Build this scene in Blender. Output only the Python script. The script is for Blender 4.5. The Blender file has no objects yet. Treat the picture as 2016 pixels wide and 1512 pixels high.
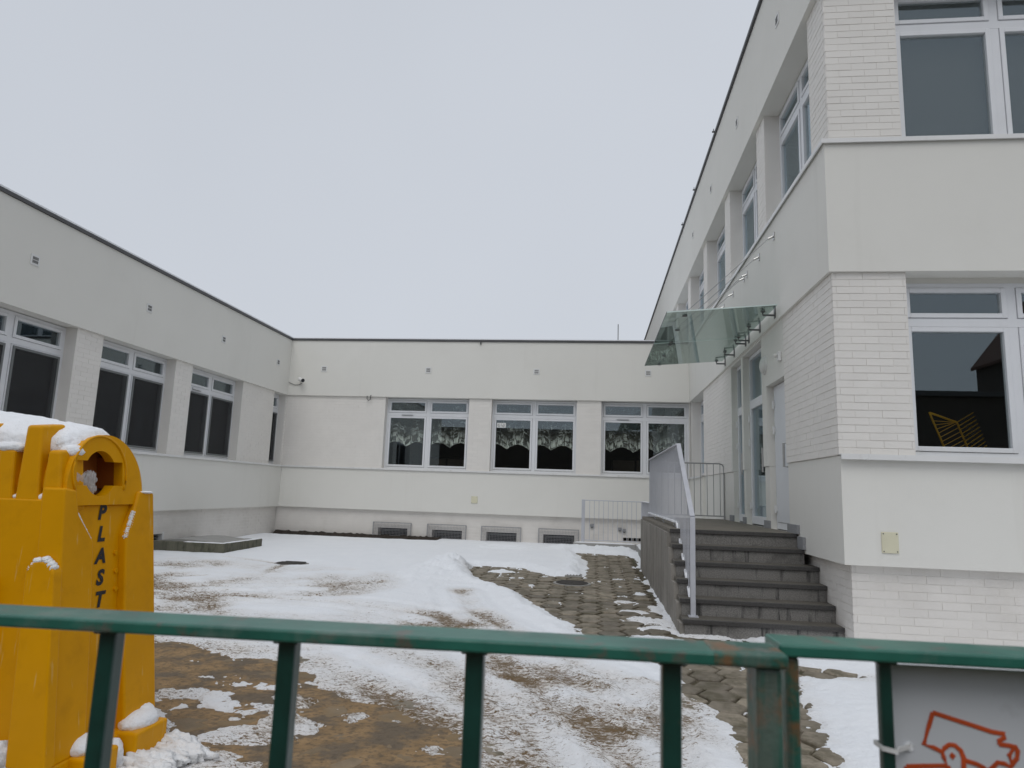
import bpy, bmesh, math, random
import numpy as np
from mathutils import Matrix, Vector
random.seed(7)
R = math.radians
SC = bpy.context.scene
COL = SC.collection

# ------------------------------------------------------------------ camera
cam_d = bpy.data.cameras.new('camera')
cam = bpy.data.objects.new('camera', cam_d)
COL.objects.link(cam)
r_ = Vector((0.99283396, 0.11458242, 0.03393527))
u_ = Vector((-0.01556448, -0.15756574, 0.98738583))
w_ = Vector((-0.1184841, 0.98083837, 0.1546532))
CAMZ = 1.40
cam.matrix_world = Matrix(((r_.x, u_.x, -w_.x, 0), (r_.y, u_.y, -w_.y, 0), (r_.z, u_.z, -w_.z, CAMZ), (0, 0, 0, 1)))
cam_d.sensor_width = 36
cam_d.lens = 1345 / 2016 * 36
cam_d.clip_start = 0.05
cam_d.clip_end = 2000
cam_d.dof.use_dof = True
cam_d.dof.focus_distance = 12
cam_d.dof.aperture_fstop = 8.5
SC.camera = cam

# ------------------------------------------------------------------ sky, sun, exposure
SUN_EL, SUN_AZ = R(55), R(182)        # soft overcast light from behind left
world = bpy.data.worlds.new('World')
SC.world = world
world.use_nodes = True
wn, wl = world.node_tree.nodes, world.node_tree.links
wn.clear()
sky = wn.new('ShaderNodeTexSky')
sky.sky_type = 'NISHITA'
sky.sun_disc = False
sky.sun_elevation = SUN_EL
sky.sun_rotation = SUN_AZ
sky.air_density = 1.2
sky.dust_density = 4.0
hs = wn.new('ShaderNodeHueSaturation')
hs.inputs['Saturation'].default_value = 0.35
wmix = wn.new('ShaderNodeMix')
wmix.data_type = 'RGBA'
wmix.inputs['Factor'].default_value = 0.88
cl = wn.new('ShaderNodeTexNoise')                           # the grey cloud sheet, faintly uneven all over
cl.inputs['Scale'].default_value = 1.3; cl.inputs['Detail'].default_value = 3
wtc = wn.new('ShaderNodeTexCoord'); wl.new(wtc.outputs['Generated'], cl.inputs['Vector'])
cm = wn.new('ShaderNodeMix'); cm.data_type = 'RGBA'
cm.inputs['A'].default_value = (5.35, 5.70, 6.30, 1); cm.inputs['B'].default_value = (6.40, 6.78, 7.42, 1)
wl.new(cl.outputs['Fac'], cm.inputs['Factor'])
wl.new(cm.outputs['Result'], wmix.inputs['B'])
bg = wn.new('ShaderNodeBackground')
bg.inputs['Strength'].default_value = 0.1
wo = wn.new('ShaderNodeOutputWorld')
wl.new(sky.outputs[0], hs.inputs['Color'])
wl.new(hs.outputs[0], wmix.inputs['A'])
wl.new(wmix.outputs['Result'], bg.inputs['Color'])
wl.new(bg.outputs[0], wo.inputs['Surface'])
sun_d = bpy.data.lights.new('sun', 'SUN')
sun_d.energy = 0.72
sun_d.angle = R(36)
sun_d.color = (1.0, 0.985, 0.96)
sun = bpy.data.objects.new('sun', sun_d)
COL.objects.link(sun)
sv = Vector((math.cos(SUN_EL) * math.sin(SUN_AZ), math.cos(SUN_EL) * math.cos(SUN_AZ), math.sin(SUN_EL)))
sun.rotation_euler = sv.to_track_quat('Z', 'Y').to_euler()
SC.view_settings.view_transform = 'Standard'
SC.view_settings.look = 'None'
SC.view_settings.exposure = 0.07
SC.view_settings.gamma = 1.0
SC.view_settings.use_curve_mapping = False
SC.render.engine = 'CYCLES'
SC.cycles.use_denoising = True
SC.cycles.max_bounces = 8
SC.cycles.transparent_max_bounces = 24

# ------------------------------------------------------------------ materials
def mat(name, col, rough=0.6, var=0.06, scale=4.0, bump=0.0, bscale=40.0, metal=0.0, spec=0.5, dirt=None, objvar=0.0, streak=None, dist=0.004):
    """procedural principled: base colour with two scales of noise, optional dirt colour and vertical streaks"""
    m = bpy.data.materials.new(name)
    m.use_nodes = True
    n, l = m.node_tree.nodes, m.node_tree.links
    b = n['Principled BSDF']
    b.inputs['Roughness'].default_value = rough
    b.inputs['Metallic'].default_value = metal
    b.inputs['Specular IOR Level'].default_value = spec
    tc = n.new('ShaderNodeTexCoord')
    gm = n.new('ShaderNodeNewGeometry')
    def noise(s, det=4, vec=None, rg=0.55):
        t = n.new('ShaderNodeTexNoise')
        t.inputs['Scale'].default_value = s
        t.inputs['Detail'].default_value = det
        t.inputs['Roughness'].default_value = rg
        l.new(vec or gm.outputs['Position'], t.inputs['Vector'])
        return t.outputs['Fac']
    def ramp(f, a, c):
        x = n.new('ShaderNodeMapRange')
        x.inputs['From Min'].default_value = a
        x.inputs['From Max'].default_value = c
        l.new(f, x.inputs['Value'])
        return x.outputs['Result']
    def mix(f, A, B):
        x = n.new('ShaderNodeMix')
        x.data_type = 'RGBA'
        if isinstance(f, (int, float)): x.inputs['Factor'].default_value = f
        else: l.new(f, x.inputs['Factor'])
        for k, v in (('A', A), ('B', B)):
            if isinstance(v, tuple): x.inputs[k].default_value = (*v, 1)
            else: l.new(v, x.inputs[k])
        return x.outputs['Result']
    lo = tuple(c * (1 - var) for c in col)
    hi = tuple(min(1, c * (1 + var)) for c in col)
    c = mix(ramp(noise(scale), 0.3, 0.7), lo, hi)
    if objvar:
        oi = n.new('ShaderNodeObjectInfo')
        hsv = n.new('ShaderNodeHueSaturation')
        l.new(c, hsv.inputs['Color'])
        x = n.new('ShaderNodeMapRange')
        x.inputs['To Min'].default_value = 1 - objvar
        x.inputs['To Max'].default_value = 1 + objvar
        l.new(oi.outputs['Random'], x.inputs['Value'])
        l.new(x.outputs['Result'], hsv.inputs['Value'])
        c = hsv.outputs['Color']
    if dirt:
        dc, a0, a1, ds, amt = dirt
        f = ramp(noise(ds, 6, rg=0.65), a0, a1)
        mu = n.new('ShaderNodeMath'); mu.operation = 'MULTIPLY'; mu.inputs[1].default_value = amt
        l.new(f, mu.inputs[0])
        c = mix(mu.outputs[0], c, dc)
    if streak:
        dc, a0, a1, sx, sz, amt = streak
        mp = n.new('ShaderNodeMapping')
        mp.inputs['Scale'].default_value = (sx, sx, sz)
        l.new(gm.outputs['Position'], mp.inputs['Vector'])
        f = ramp(noise(1.0, 5, mp.outputs['Vector'], 0.6), a0, a1)
        mu = n.new('ShaderNodeMath'); mu.operation = 'MULTIPLY'; mu.inputs[1].default_value = amt
        l.new(f, mu.inputs[0])
        c = mix(mu.outputs[0], c, dc)
    l.new(c, b.inputs['Base Color'])
    if bump:
        bp = n.new('ShaderNodeBump')
        bp.inputs['Strength'].default_value = bump
        bp.inputs['Distance'].default_value = dist
        l.new(noise(bscale, 6), bp.inputs['Height'])
        l.new(bp.outputs[0], b.inputs['Normal'])
    return m

def glass_mat(name, tint, f0, rough=0.0, rtint=(1, 1, 1)):
    """thin pane: transparent with a Schlick reflection"""
    m = bpy.data.materials.new(name)
    m.use_nodes = True
    n, l = m.node_tree.nodes, m.node_tree.links
    n.remove(n['Principled BSDF'])
    tr = n.new('ShaderNodeBsdfTransparent'); tr.inputs[0].default_value = (*tint, 1)
    gl = n.new('ShaderNodeBsdfGlossy'); gl.inputs['Roughness'].default_value = rough; gl.inputs['Color'].default_value = (*rtint, 1)
    lw = n.new('ShaderNodeLayerWeight'); lw.inputs['Blend'].default_value = 0.5
    pw = n.new('ShaderNodeMath'); pw.operation = 'POWER'; pw.inputs[1].default_value = 5
    l.new(lw.outputs['Facing'], pw.inputs[0])
    mr = n.new('ShaderNodeMapRange'); mr.inputs['To Min'].default_value = f0
    l.new(pw.outputs[0], mr.inputs['Value'])
    mx = n.new('ShaderNodeMixShader')
    l.new(mr.outputs[0], mx.inputs[0]); l.new(tr.outputs[0], mx.inputs[1]); l.new(gl.outputs[0], mx.inputs[2])
    l.new(mx.outputs[0], n['Material Output'].inputs['Surface'])
    return m

M = {}
M['plaster'] = mat('plaster', (0.75, 0.738, 0.692), 0.9, 0.02, 0.5, 0.6, 150, spec=0.15, dirt=((0.60, 0.585, 0.53), 0.50, 0.85, 0.8, 0.25), streak=((0.56, 0.54, 0.49), 0.60, 0.85, 4.0, 0.22, 0.25), dist=0.003)
M['brick'] = mat('painted brick', (0.775, 0.75, 0.71), 0.8, 0.02, 3.0, 0.15, 90, spec=0.2, objvar=0.02, dirt=((0.62, 0.58, 0.53), 0.55, 0.85, 2.2, 0.2), dist=0.002)
M['plinth_brick'] = mat('plinth painted brick', (0.73, 0.70, 0.66), 0.85, 0.04, 2.0, 0.4, 80, spec=0.2, objvar=0.025, dirt=((0.45, 0.41, 0.35), 0.52, 0.85, 1.6, 0.4), dist=0.003)
M['mortar'] = mat('painted mortar', (0.765, 0.74, 0.70), 0.9, 0.03, 6, 0.3, 120, spec=0.2)
M['pvc'] = mat('white pvc', (0.74, 0.75, 0.77), 0.35, 0.02, 3, spec=0.45, streak=((0.6, 0.6, 0.6), 0.55, 0.8, 8, 1, 0.25))
M['sill'] = mat('white metal sill', (0.74, 0.74, 0.73), 0.4, 0.03, 3, streak=((0.5, 0.48, 0.44), 0.58, 0.8, 9, 2, 0.5))
M['gasket'] = mat('grey screen frame', (0.16, 0.17, 0.17), 0.6, 0.03)
M['coping'] = mat('dark roof coping', (0.075, 0.075, 0.078), 0.5, 0.12, 3)
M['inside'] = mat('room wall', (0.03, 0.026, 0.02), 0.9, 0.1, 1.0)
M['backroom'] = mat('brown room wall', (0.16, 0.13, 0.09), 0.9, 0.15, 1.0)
M['room_dark'] = mat('room furnishing', (0.04, 0.03, 0.02), 0.8, 0.2, 1.5)
M['cabdoor'] = mat('cabinet door', (0.12, 0.09, 0.055), 0.6, 0.2, 3)
M['door'] = mat('white door leaf', (0.70, 0.72, 0.745), 0.4, 0.02, 2)
M['steel'] = mat('brushed steel', (0.55, 0.55, 0.54), 0.32, 0.08, 20, metal=1.0)
M['darksteel'] = mat('dark steel', (0.14, 0.14, 0.14), 0.4, 0.1, 20, metal=0.6)
M['rail'] = mat('grey white painted rail', (0.50, 0.51, 0.55), 0.42, 0.05, 6, dirt=((0.42, 0.41, 0.40), 0.6, 0.8, 9, 0.4))
M['thinrail'] = mat('grey painted thin rail', (0.34, 0.34, 0.34), 0.45, 0.08, 8)
M['granite'] = mat('speckled granite', (0.20, 0.192, 0.18), 0.7, 0.35, 90, 0.3, 160, dirt=((0.05, 0.048, 0.045), 0.52, 0.72, 3.0, 0.7), streak=((0.025, 0.025, 0.025), 0.56, 0.66, 14, 1.2, 0.85), dist=0.002)
M['tread'] = mat('granite tread', (0.115, 0.105, 0.088), 0.6, 0.25, 60, 0.3, 120, dirt=((0.06, 0.055, 0.045), 0.48, 0.7, 2.5, 0.7), dist=0.002)
M['nosing'] = mat('dark wet granite nosing', (0.055, 0.052, 0.05), 0.55, 0.3, 60, 0.2, 120)
M['landing'] = mat('landing slab', (0.155, 0.135, 0.105), 0.6, 0.2, 5, 0.3, 80, dirt=((0.08, 0.07, 0.055), 0.45, 0.7, 2.0, 0.6))
M['skirting'] = mat('grey stone skirting', (0.27, 0.275, 0.285), 0.6, 0.2, 80, 0.2, 120)
M['concrete'] = mat('board marked concrete', (0.28, 0.262, 0.235), 0.9, 0.12, 3, 0.5, 60, dirt=((0.15, 0.14, 0.12), 0.5, 0.75, 2.5, 0.5), streak=((0.10, 0.095, 0.085), 0.5, 0.75, 9, 0.5, 0.6))
M['moss_concrete'] = mat('mossy concrete', (0.14, 0.135, 0.10), 0.9, 0.2, 4, 0.5, 50, dirt=((0.045, 0.05, 0.03), 0.48, 0.65, 4, 0.8), streak=((0.04, 0.042, 0.03), 0.5, 0.66, 10, 1.5, 0.7))
M['kerb'] = mat('grey kerb', (0.33, 0.325, 0.31), 0.85, 0.12, 5, 0.4, 80, dirt=((0.16, 0.15, 0.13), 0.52, 0.75, 5, 0.5))
M['snow'] = mat('settled snow', (0.86, 0.875, 0.90), 0.75, 0.02, 3, 0.8, 40, spec=0.25, dist=0.014)
M['dirtysnow'] = mat('gritty snow', (0.83, 0.835, 0.84), 0.8, 0.05, 10, 0.9, 45, dirt=((0.45, 0.36, 0.25), 0.58, 0.72, 34, 0.55), dist=0.012)
M['yellow'] = mat('yellow moulded plastic', (0.68, 0.312, 0.0), 0.38, 0.05, 3, 0.15, 160, spec=0.16, dirt=((0.46, 0.20, 0.002), 0.52, 0.75, 7, 0.4), streak=((0.68, 0.47, 0.18), 0.63, 0.70, 34, 2.2, 0.45), dist=0.002)
M['orange_in'] = mat('bin inside plastic', (0.33, 0.095, 0.01), 0.5, 0.1, 4)
M['black'] = mat('black lettering', (0.012, 0.014, 0.02), 0.5, 0.05)
M['green'] = mat('shaded green fence paint', (0.006, 0.048, 0.037), 0.30, 0.3, 18, 0.35, 45, spec=0.7, dirt=((0.10, 0.075, 0.055), 0.61, 0.72, 26, 0.7), dist=0.002)  # bars and bottom rail: shade painted in, a darker copy of the rail green
M['green_lit_rail'] = mat('worn lit green rail paint', (0.022, 0.135, 0.098), 0.36, 0.25, 14, 0.5, 40, spec=0.6, dirt=((0.13, 0.095, 0.075), 0.55, 0.64, 26, 0.75), streak=((0.17, 0.22, 0.19), 0.56, 0.68, 11, 11, 0.5), dist=0.002)  # top rail: sky light painted in as a lighter green; the chips are wear
M['rustgreen'] = mat('rusty green paint', (0.024, 0.115, 0.085), 0.42, 0.3, 16, 0.7, 60, dirt=((0.24, 0.105, 0.04), 0.50, 0.62, 20, 0.75), streak=((0.17, 0.17, 0.15), 0.52, 0.64, 40, 3, 0.55), dist=0.003)
M['board'] = mat('grey sign board', (0.62, 0.64, 0.67), 0.5, 0.04, 6, dirt=((0.3, 0.3, 0.3), 0.6, 0.8, 20, 0.4))
M['marker'] = mat('orange red marker', (0.50, 0.07, 0.012), 0.6, 0.2, 30)
M['whiteplastic'] = mat('white plastic', (0.72, 0.72, 0.71), 0.45, 0.03)
M['vent_dark'] = mat('vent slot', (0.14, 0.14, 0.135), 0.8, 0.05)
M['cream'] = mat('cream hatch', (0.66, 0.63, 0.47), 0.5, 0.04, 5)
M['lampglass'] = mat('frosted lamp cover', (0.62, 0.62, 0.59), 0.35, 0.03)
M['mesh_wire'] = mat('galvanised wire', (0.34, 0.34, 0.35), 0.5, 0.1, 10, metal=0.4)
M['dark'] = mat('dark basement', (0.022, 0.024, 0.027), 0.7, 0.2, 4)
M['iron'] = mat('cast iron', (0.06, 0.055, 0.05), 0.7, 0.3, 30, 0.6, 90)
M['paver'] = mat('hexagon concrete paver', (0.225, 0.192, 0.145), 0.62, 0.18, 12, 0.7, 70, objvar=0.36, dirt=((0.075, 0.064, 0.032), 0.46, 0.62, 5, 0.8), streak=((0.13, 0.105, 0.07), 0.52, 0.7, 30, 1, 0.45), dist=0.006)
M['sandpaver'] = mat('sandy hexagon paver', (0.205, 0.155, 0.098), 0.9, 0.18, 9, 0.8, 60, objvar=0.16, dirt=((0.25, 0.165, 0.075), 0.45, 0.65, 4, 0.7), dist=0.006)
M['ground'] = mat('gritty ground', (0.10, 0.08, 0.05), 0.9, 0.35, 9, 0.9, 60, dirt=((0.045, 0.048, 0.018), 0.45, 0.65, 3, 0.7), dist=0.01)
M['sand'] = mat('wet brown sand', (0.275, 0.178, 0.085), 0.85, 0.28, 8, 1.0, 38, dirt=((0.125, 0.10, 0.072), 0.47, 0.58, 3.2, 0.85), streak=((0.10, 0.075, 0.048), 0.5, 0.62, 26, 1, 0.7), dist=0.014)
M['soil'] = mat('dark soil', (0.035, 0.027, 0.02), 0.95, 0.4, 12, 1.0, 40, dist=0.03)
M['yellowmetal'] = mat('yellow painted metal', (0.75, 0.42, 0.03), 0.4, 0.05)
M['roofred'] = mat('red roof tiles', (0.10, 0.042, 0.03), 0.8, 0.2, 3)
M['housewall'] = mat('grey house wall', (0.065, 0.055, 0.048), 0.9, 0.1, 1)
M['paper'] = mat('white paper', (0.78, 0.78, 0.76), 0.8, 0.02)
M['bag'] = mat('clear plastic film', (0.75, 0.75, 0.74), 0.15, 0.1, 40, 0.8, 60, spec=0.8)
M['bag'].node_tree.nodes['Principled BSDF'].inputs['Alpha'].default_value = 0.42
M['glass'] = glass_mat('window glass', (0.92, 0.935, 0.93), 0.085, 0.0, (0.80, 0.93, 1.0))
M['canopyglass'] = glass_mat('green canopy glass', (0.62, 0.675, 0.65), 0.05, 0.01, (0.92, 1.0, 0.97))
M['glassedge'] = mat('glass edge', (0.62, 0.72, 0.69), 0.3, 0.05)

def screen_mat():
    m = bpy.data.materials.new('insect screen')
    m.use_nodes = True
    n, l = m.node_tree.nodes, m.node_tree.links
    b = n['Principled BSDF']
    b.inputs['Base Color'].default_value = (0.035, 0.035, 0.036, 1)
    b.inputs['Roughness'].default_value = 0.9
    tr = n.new('ShaderNodeBsdfTransparent')
    mx = n.new('ShaderNodeMixShader'); mx.inputs[0].default_value = 0.5
    l.new(tr.outputs[0], mx.inputs[1]); l.new(b.outputs[0], mx.inputs[2])
    l.new(mx.outputs[0], n['Material Output'].inputs['Surface'])
    return m
M['screen'] = screen_mat()

def lace_mat():
    m = bpy.data.materials.new('white lace')
    m.use_nodes = True
    n, l = m.node_tree.nodes, m.node_tree.links
    n.remove(n['Principled BSDF'])
    uv = n.new('ShaderNodeUVMap')
    sep = n.new('ShaderNodeSeparateXYZ'); l.new(uv.outputs[0], sep.inputs[0])
    def mr(v, a, b, c, d):
        x = n.new('ShaderNodeMapRange')
        for k, q in zip(('From Min', 'From Max', 'To Min', 'To Max'), (a, b, c, d)): x.inputs[k].default_value = q
        l.new(v, x.inputs['Value']); return x.outputs[0]
    def mth(op, a, b):
        x = n.new('ShaderNodeMath'); x.operation = op
        for i, q in enumerate((a, b)):
            if isinstance(q, (int, float)): x.inputs[i].default_value = q
            else: l.new(q, x.inputs[i])
        return x.outputs[0]
    ns = n.new('ShaderNodeTexNoise'); ns.inputs['Scale'].default_value = 6; ns.inputs['Detail'].default_value = 2
    l.new(uv.outputs[0], ns.inputs['Vector'])
    mp = n.new('ShaderNodeMix'); mp.data_type = 'VECTOR'; mp.inputs['Factor'].default_value = 0.10
    l.new(uv.outputs[0], mp.inputs['A']); l.new(ns.outputs['Color'], mp.inputs['B'])
    def vor(sx, sy, feat):
        q = n.new('ShaderNodeMapping'); q.inputs['Scale'].default_value = (sx, sy, 1); l.new(mp.outputs['Result'], q.inputs[0])
        v = n.new('ShaderNodeTexVoronoi'); v.feature = feat; v.voronoi_dimensions = '2D'; v.inputs['Scale'].default_value = 1; l.new(q.outputs[0], v.inputs['Vector']); return v.outputs['Distance']
    up = sep.outputs['Y']                                        # metres above the hem
    low = mr(up, 0.10, 0.36, 1.0, 0.0)
    edge = mr(vor(9, 7, 'DISTANCE_TO_EDGE'), 0.03, 0.10, 1, 0)   # scrolling cords
    fl = mr(vor(15, 13, 'F1'), 0.16, 0.30, 1, 0)                 # small flowers
    pet = mr(vor(17, 6.5, 'F1'), 0.30, 0.52, 1, 0)               # long petals hanging at the hem
    up3 = n.new('ShaderNodeTexNoise'); up3.inputs['Scale'].default_value = 4.0; up3.inputs['Detail'].default_value = 3
    l.new(uv.outputs[0], up3.inputs['Vector'])
    patch = mr(up3.outputs['Fac'], 0.40, 0.58, 0.35, 1.0)
    a = mth('MULTIPLY', mth('MAXIMUM', mth('MULTIPLY', edge, 0.55), mth('MULTIPLY', fl, 0.75)), patch)
    a = mth('MULTIPLY', a, mr(up, 0.25, 1.0, 0.85, 0.5))
    a = mth('MAXIMUM', a, mth('MULTIPLY', low, mth('MAXIMUM', pet, 0.22)))
    a = mth('MAXIMUM', a, mr(up, -0.01, 0.035, 0.9, 0.0))
    a = mth('MAXIMUM', a, 0.04)
    df = n.new('ShaderNodeBsdfDiffuse'); df.inputs[0].default_value = (0.76, 0.78, 0.71, 1)
    tr = n.new('ShaderNodeBsdfTransparent')
    mx = n.new('ShaderNodeMixShader')
    l.new(a, mx.inputs[0]); l.new(tr.outputs[0], mx.inputs[1]); l.new(df.outputs[0], mx.inputs[2])
    l.new(mx.outputs[0], n['Material Output'].inputs['Surface'])
    return m
M['lace'] = lace_mat()

# ------------------------------------------------------------------ mesh helpers
class MB:
    def __init__(s): s.v = []; s.f = []
    def box(s, a, b):
        x0, x1 = sorted((a[0], b[0])); y0, y1 = sorted((a[1], b[1])); z0, z1 = sorted((a[2], b[2]))
        i = len(s.v)
        s.v += [(x0, y0, z0), (x1, y0, z0), (x1, y1, z0), (x0, y1, z0), (x0, y0, z1), (x1, y0, z1), (x1, y1, z1), (x0, y1, z1)]
        s.f += [tuple(i + k for k in q) for q in ((0, 3, 2, 1), (4, 5, 6, 7), (0, 1, 5, 4), (1, 2, 6, 5), (2, 3, 7, 6), (3, 0, 4, 7))]
        return s
    def tube(s, pts, r, n=8, flat=None):
        """round tube along points (or a flat bar: flat=(half width, half height))"""
        pts = [Vector(p) for p in pts]
        rings = []
        for k, p in enumerate(pts):
            t = (pts[min(k + 1, len(pts) - 1)] - pts[max(k - 1, 0)]).normalized()
            ref = Vector((0, 0, 1)) if abs(t.z) < 0.95 else Vector((0, 1, 0))
            a = t.cross(ref).normalized(); b = a.cross(t).normalized()
            ring = []
            if flat:
                for sx, sy in ((-1, -1), (1, -1), (1, 1), (-1, 1)):
                    ring.append(len(s.v)); s.v.append(tuple(p + a * flat[0] * sx + b * flat[1] * sy))
            else:
                for j in range(n):
                    q = 2 * math.pi * j / n
                    ring.append(len(s.v)); s.v.append(tuple(p + a * r * math.cos(q) + b * r * math.sin(q)))
            rings.append(ring)
        m = len(rings[0])
        for A, B in zip(rings, rings[1:]):
            for j in range(m): s.f.append((A[j], A[(j + 1) % m], B[(j + 1) % m], B[j]))
        s.f.append(tuple(reversed(rings[0]))); s.f.append(tuple(rings[-1]))
        return s
    def disc(s, c, ax, r, h, n=14):
        c = Vector(c); ax = Vector(ax).normalized()
        return s.tube([c - ax * h / 2, c + ax * h / 2], r, n)
    def poly(s, pts, off):
        """prism: polygon points swept by a vector"""
        i = len(s.v); n = len(pts); off = Vector(off)
        s.v += [tuple(p) for p in pts] + [tuple(Vector(p) + off) for p in pts]
        s.f.append(tuple(range(i, i + n))); s.f.append(tuple(range(i + 2 * n - 1, i + n - 1, -1)))
        for k in range(n): s.f.append((i + k, i + n + k, i + n + (k + 1) % n, i + (k + 1) % n))
        return s
    def build(s, name, m, parent=None, bevel=0, smooth=False, seg=1, fix=True):
        me = bpy.data.meshes.new(name)
        me.from_pydata(s.v, [], s.f)
        if fix or bevel:
            bm = bmesh.new(); bm.from_mesh(me)
            bmesh.ops.recalc_face_normals(bm, faces=bm.faces)
            if bevel: bmesh.ops.bevel(bm, geom=list(bm.edges), offset=bevel, segments=seg, profile=0.5, affect='EDGES', clamp_overlap=True)
            bm.to_mesh(me); bm.free()
        if smooth: me.shade_smooth()
        me.materials.append(M[m] if isinstance(m, str) else m)
        o = bpy.data.objects.new(name, me); COL.objects.link(o)
        if parent: adopt(o, parent)
        return o

ORIGIN = {}
def adopt(o, parent):
    o.parent = parent
    if parent.name in ORIGIN: o.matrix_parent_inverse = Matrix.Translation(-ORIGIN[parent.name])
def thing(name, label, cat, loc, group=None):
    o = bpy.data.objects.new(name, None); COL.objects.link(o)
    o.empty_display_size = 0.2
    o.location = loc; ORIGIN[o.name] = Vector(loc)
    o['label'] = label; o['category'] = cat
    if group: o['group'] = group
    return o
def tag(o, label, cat, group=None):
    o['label'] = label; o['category'] = cat
    if group: o['group'] = group
    return o
def kind(o, k): o['kind'] = k; return o

def vnoise(x, y, seed=0):
    xi = np.floor(x).astype(np.int64); yi = np.floor(y).astype(np.int64)
    fx = x - xi; fy = y - yi
    fx = fx * fx * (3 - 2 * fx); fy = fy * fy * (3 - 2 * fy)
    def h(a, b):
        n = (a * 374761393 + b * 668265263 + seed * 1442695041) & 0x7fffffff
        n = ((n ^ (n >> 13)) * 1274126177) & 0x7fffffff
        return ((n ^ (n >> 16)) & 0xffff) / 65535.0
    return (h(xi, yi) * (1 - fx) + h(xi + 1, yi) * fx) * (1 - fy) + (h(xi, yi + 1) * (1 - fx) + h(xi + 1, yi + 1) * fx) * fy
def fbm(x, y, oct=4, seed=0, gain=0.5):
    t = np.zeros_like(x, dtype=float); a = 1.0; n = 0.0
    for k in range(oct):
        t += a * vnoise(x * 2 ** k + 17.3 * k, y * 2 ** k - 9.1 * k, seed + k); n += a; a *= gain
    return t / n

# ------------------------------------------------------------------ the place: planes measured in metres
XL, XR, D, YE = -8.188, 2.429, 17.438, 7.15
ZB, ZL, ZT, ZR = 0.80, 1.866, 3.755, 5.26            # band bottom, ledge, lintel, low roof
Z2S, Z2T, Z2R = 5.198, 7.073, 8.70                   # upper floor of the right wing

def gz(y):                                           # the yard rises a little towards the back wing
    return 0.10 * np.clip((np.asarray(y, float) - 8.0) / 9.4, 0, 1)

class Facade:
    def __init__(s, o, u, n): s.o, s.u, s.n = Vector(o), Vector(u), Vector(n)
    def p(s, u, d, z): q = s.o + s.u * u + s.n * d; return (q.x, q.y, z)
    def box(s, mb, u0, u1, d0, d1, z0, z1): mb.box(s.p(u0, d0, z0), s.p(u1, d1, z1)); return mb
FB = Facade((0, D, 0), (1, 0, 0), (0, -1, 0))
FL = Facade((XL, 0, 0), (0, 1, 0), (1, 0, 0))
FR = Facade((XR, 0, 0), (0, 1, 0), (-1, 0, 0))
FE = Facade((0, YE, 0), (1, 0, 0), (0, -1, 0))

def wall_cells(F, mb, u0, u1, z0, z1, d0, d1, ops):
    zs = sorted({z0, z1} | {min(max(z, z0), z1) for o in ops for z in o[2:4]})
    for za, zb in zip(zs, zs[1:]):
        if zb - za < 1e-4: continue
        zm = (za + zb) / 2
        cuts = sorted((max(o[0], u0), min(o[1], u1)) for o in ops if o[2] < zm < o[3] and o[1] > u0 and o[0] < u1)
        c = u0
        for a, b in cuts:
            if a > c: F.box(mb, c, a, d0, d1, za, zb)
            c = max(c, b)
        if c < u1: F.box(mb, c, u1, d0, d1, za, zb)

UNIT = {}
def unit_brick(m):
    if m not in UNIT:
        b = MB().box((-.5, -.5, -.5), (.5, .5, .5))
        me = bpy.data.meshes.new('brick'); me.from_pydata(b.v, [], b.f); me.materials.append(M[m]); UNIT[m] = me
    return UNIT[m]
BL, JV, JT = 0.257, 0.004, 0.0075
def bricks(F, u0, u1, z0, z1, dface, ops, out, parent, m, course=0.077, depth=0.04, shift=0.0):
    n = int(round((z1 - z0) / course)); ch = (z1 - z0) / n
    for k in range(n):
        za, zb = z0 + k * ch + JT / 2, z0 + (k + 1) * ch - JT / 2
        zm = (za + zb) / 2
        gaps = sorted((o[0], o[1]) for o in ops if o[2] < zm < o[3])
        iv = []; c = u0
        for a, b in gaps:
            if a > c: iv.append((c, min(a, u1)))
            c = max(c, b)
        if c < u1: iv.append((c, u1))
        for a, b in iv:
            s = math.floor((a - u0 - shift) / (BL + JV)) * (BL + JV) + u0 + shift + (0 if k % 2 else -(BL + JV) / 2)
            while s < b:
                x0, x1 = max(s, a), min(s + BL, b)
                if x1 - x0 > 0.02:
                    dd = dface + random.uniform(-0.0015, 0.0015)
                    out.append((F, x0, x1, dd, depth, za + random.uniform(-.0012, .0012), zb + random.uniform(-.0012, .0012), parent, m))
                s += BL + JV
def brick_piers(F, u0, u1, z0, z1, dface, dback, ops, parent, out, shift=0.0, ustart=None, ubrick=None):
    """a brick storey: one backing part per pier between full-height openings, with its bricks"""
    c = u0; iv = []
    for o in sorted(ops):
        if o[0] > c and o[0] < u1: iv.append((c, o[0]))
        c = max(c, o[1])
    if c < u1: iv.append((c, u1))
    for k, (a, b) in enumerate(iv):
        mb = MB(); F.box(mb, a + (ustart or 0 if k == 0 else 0), b, dback, dface - .004, z0, z1); pr = mb.build('brick_pier', 'mortar', parent)
        bricks(F, a + (ubrick or 0 if k == 0 else 0), b, z0, z1, dface, [], out, pr, 'brick', shift=shift - a % (BL + JV))
CAMP = Vector((0, 0, CAMZ))
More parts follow.
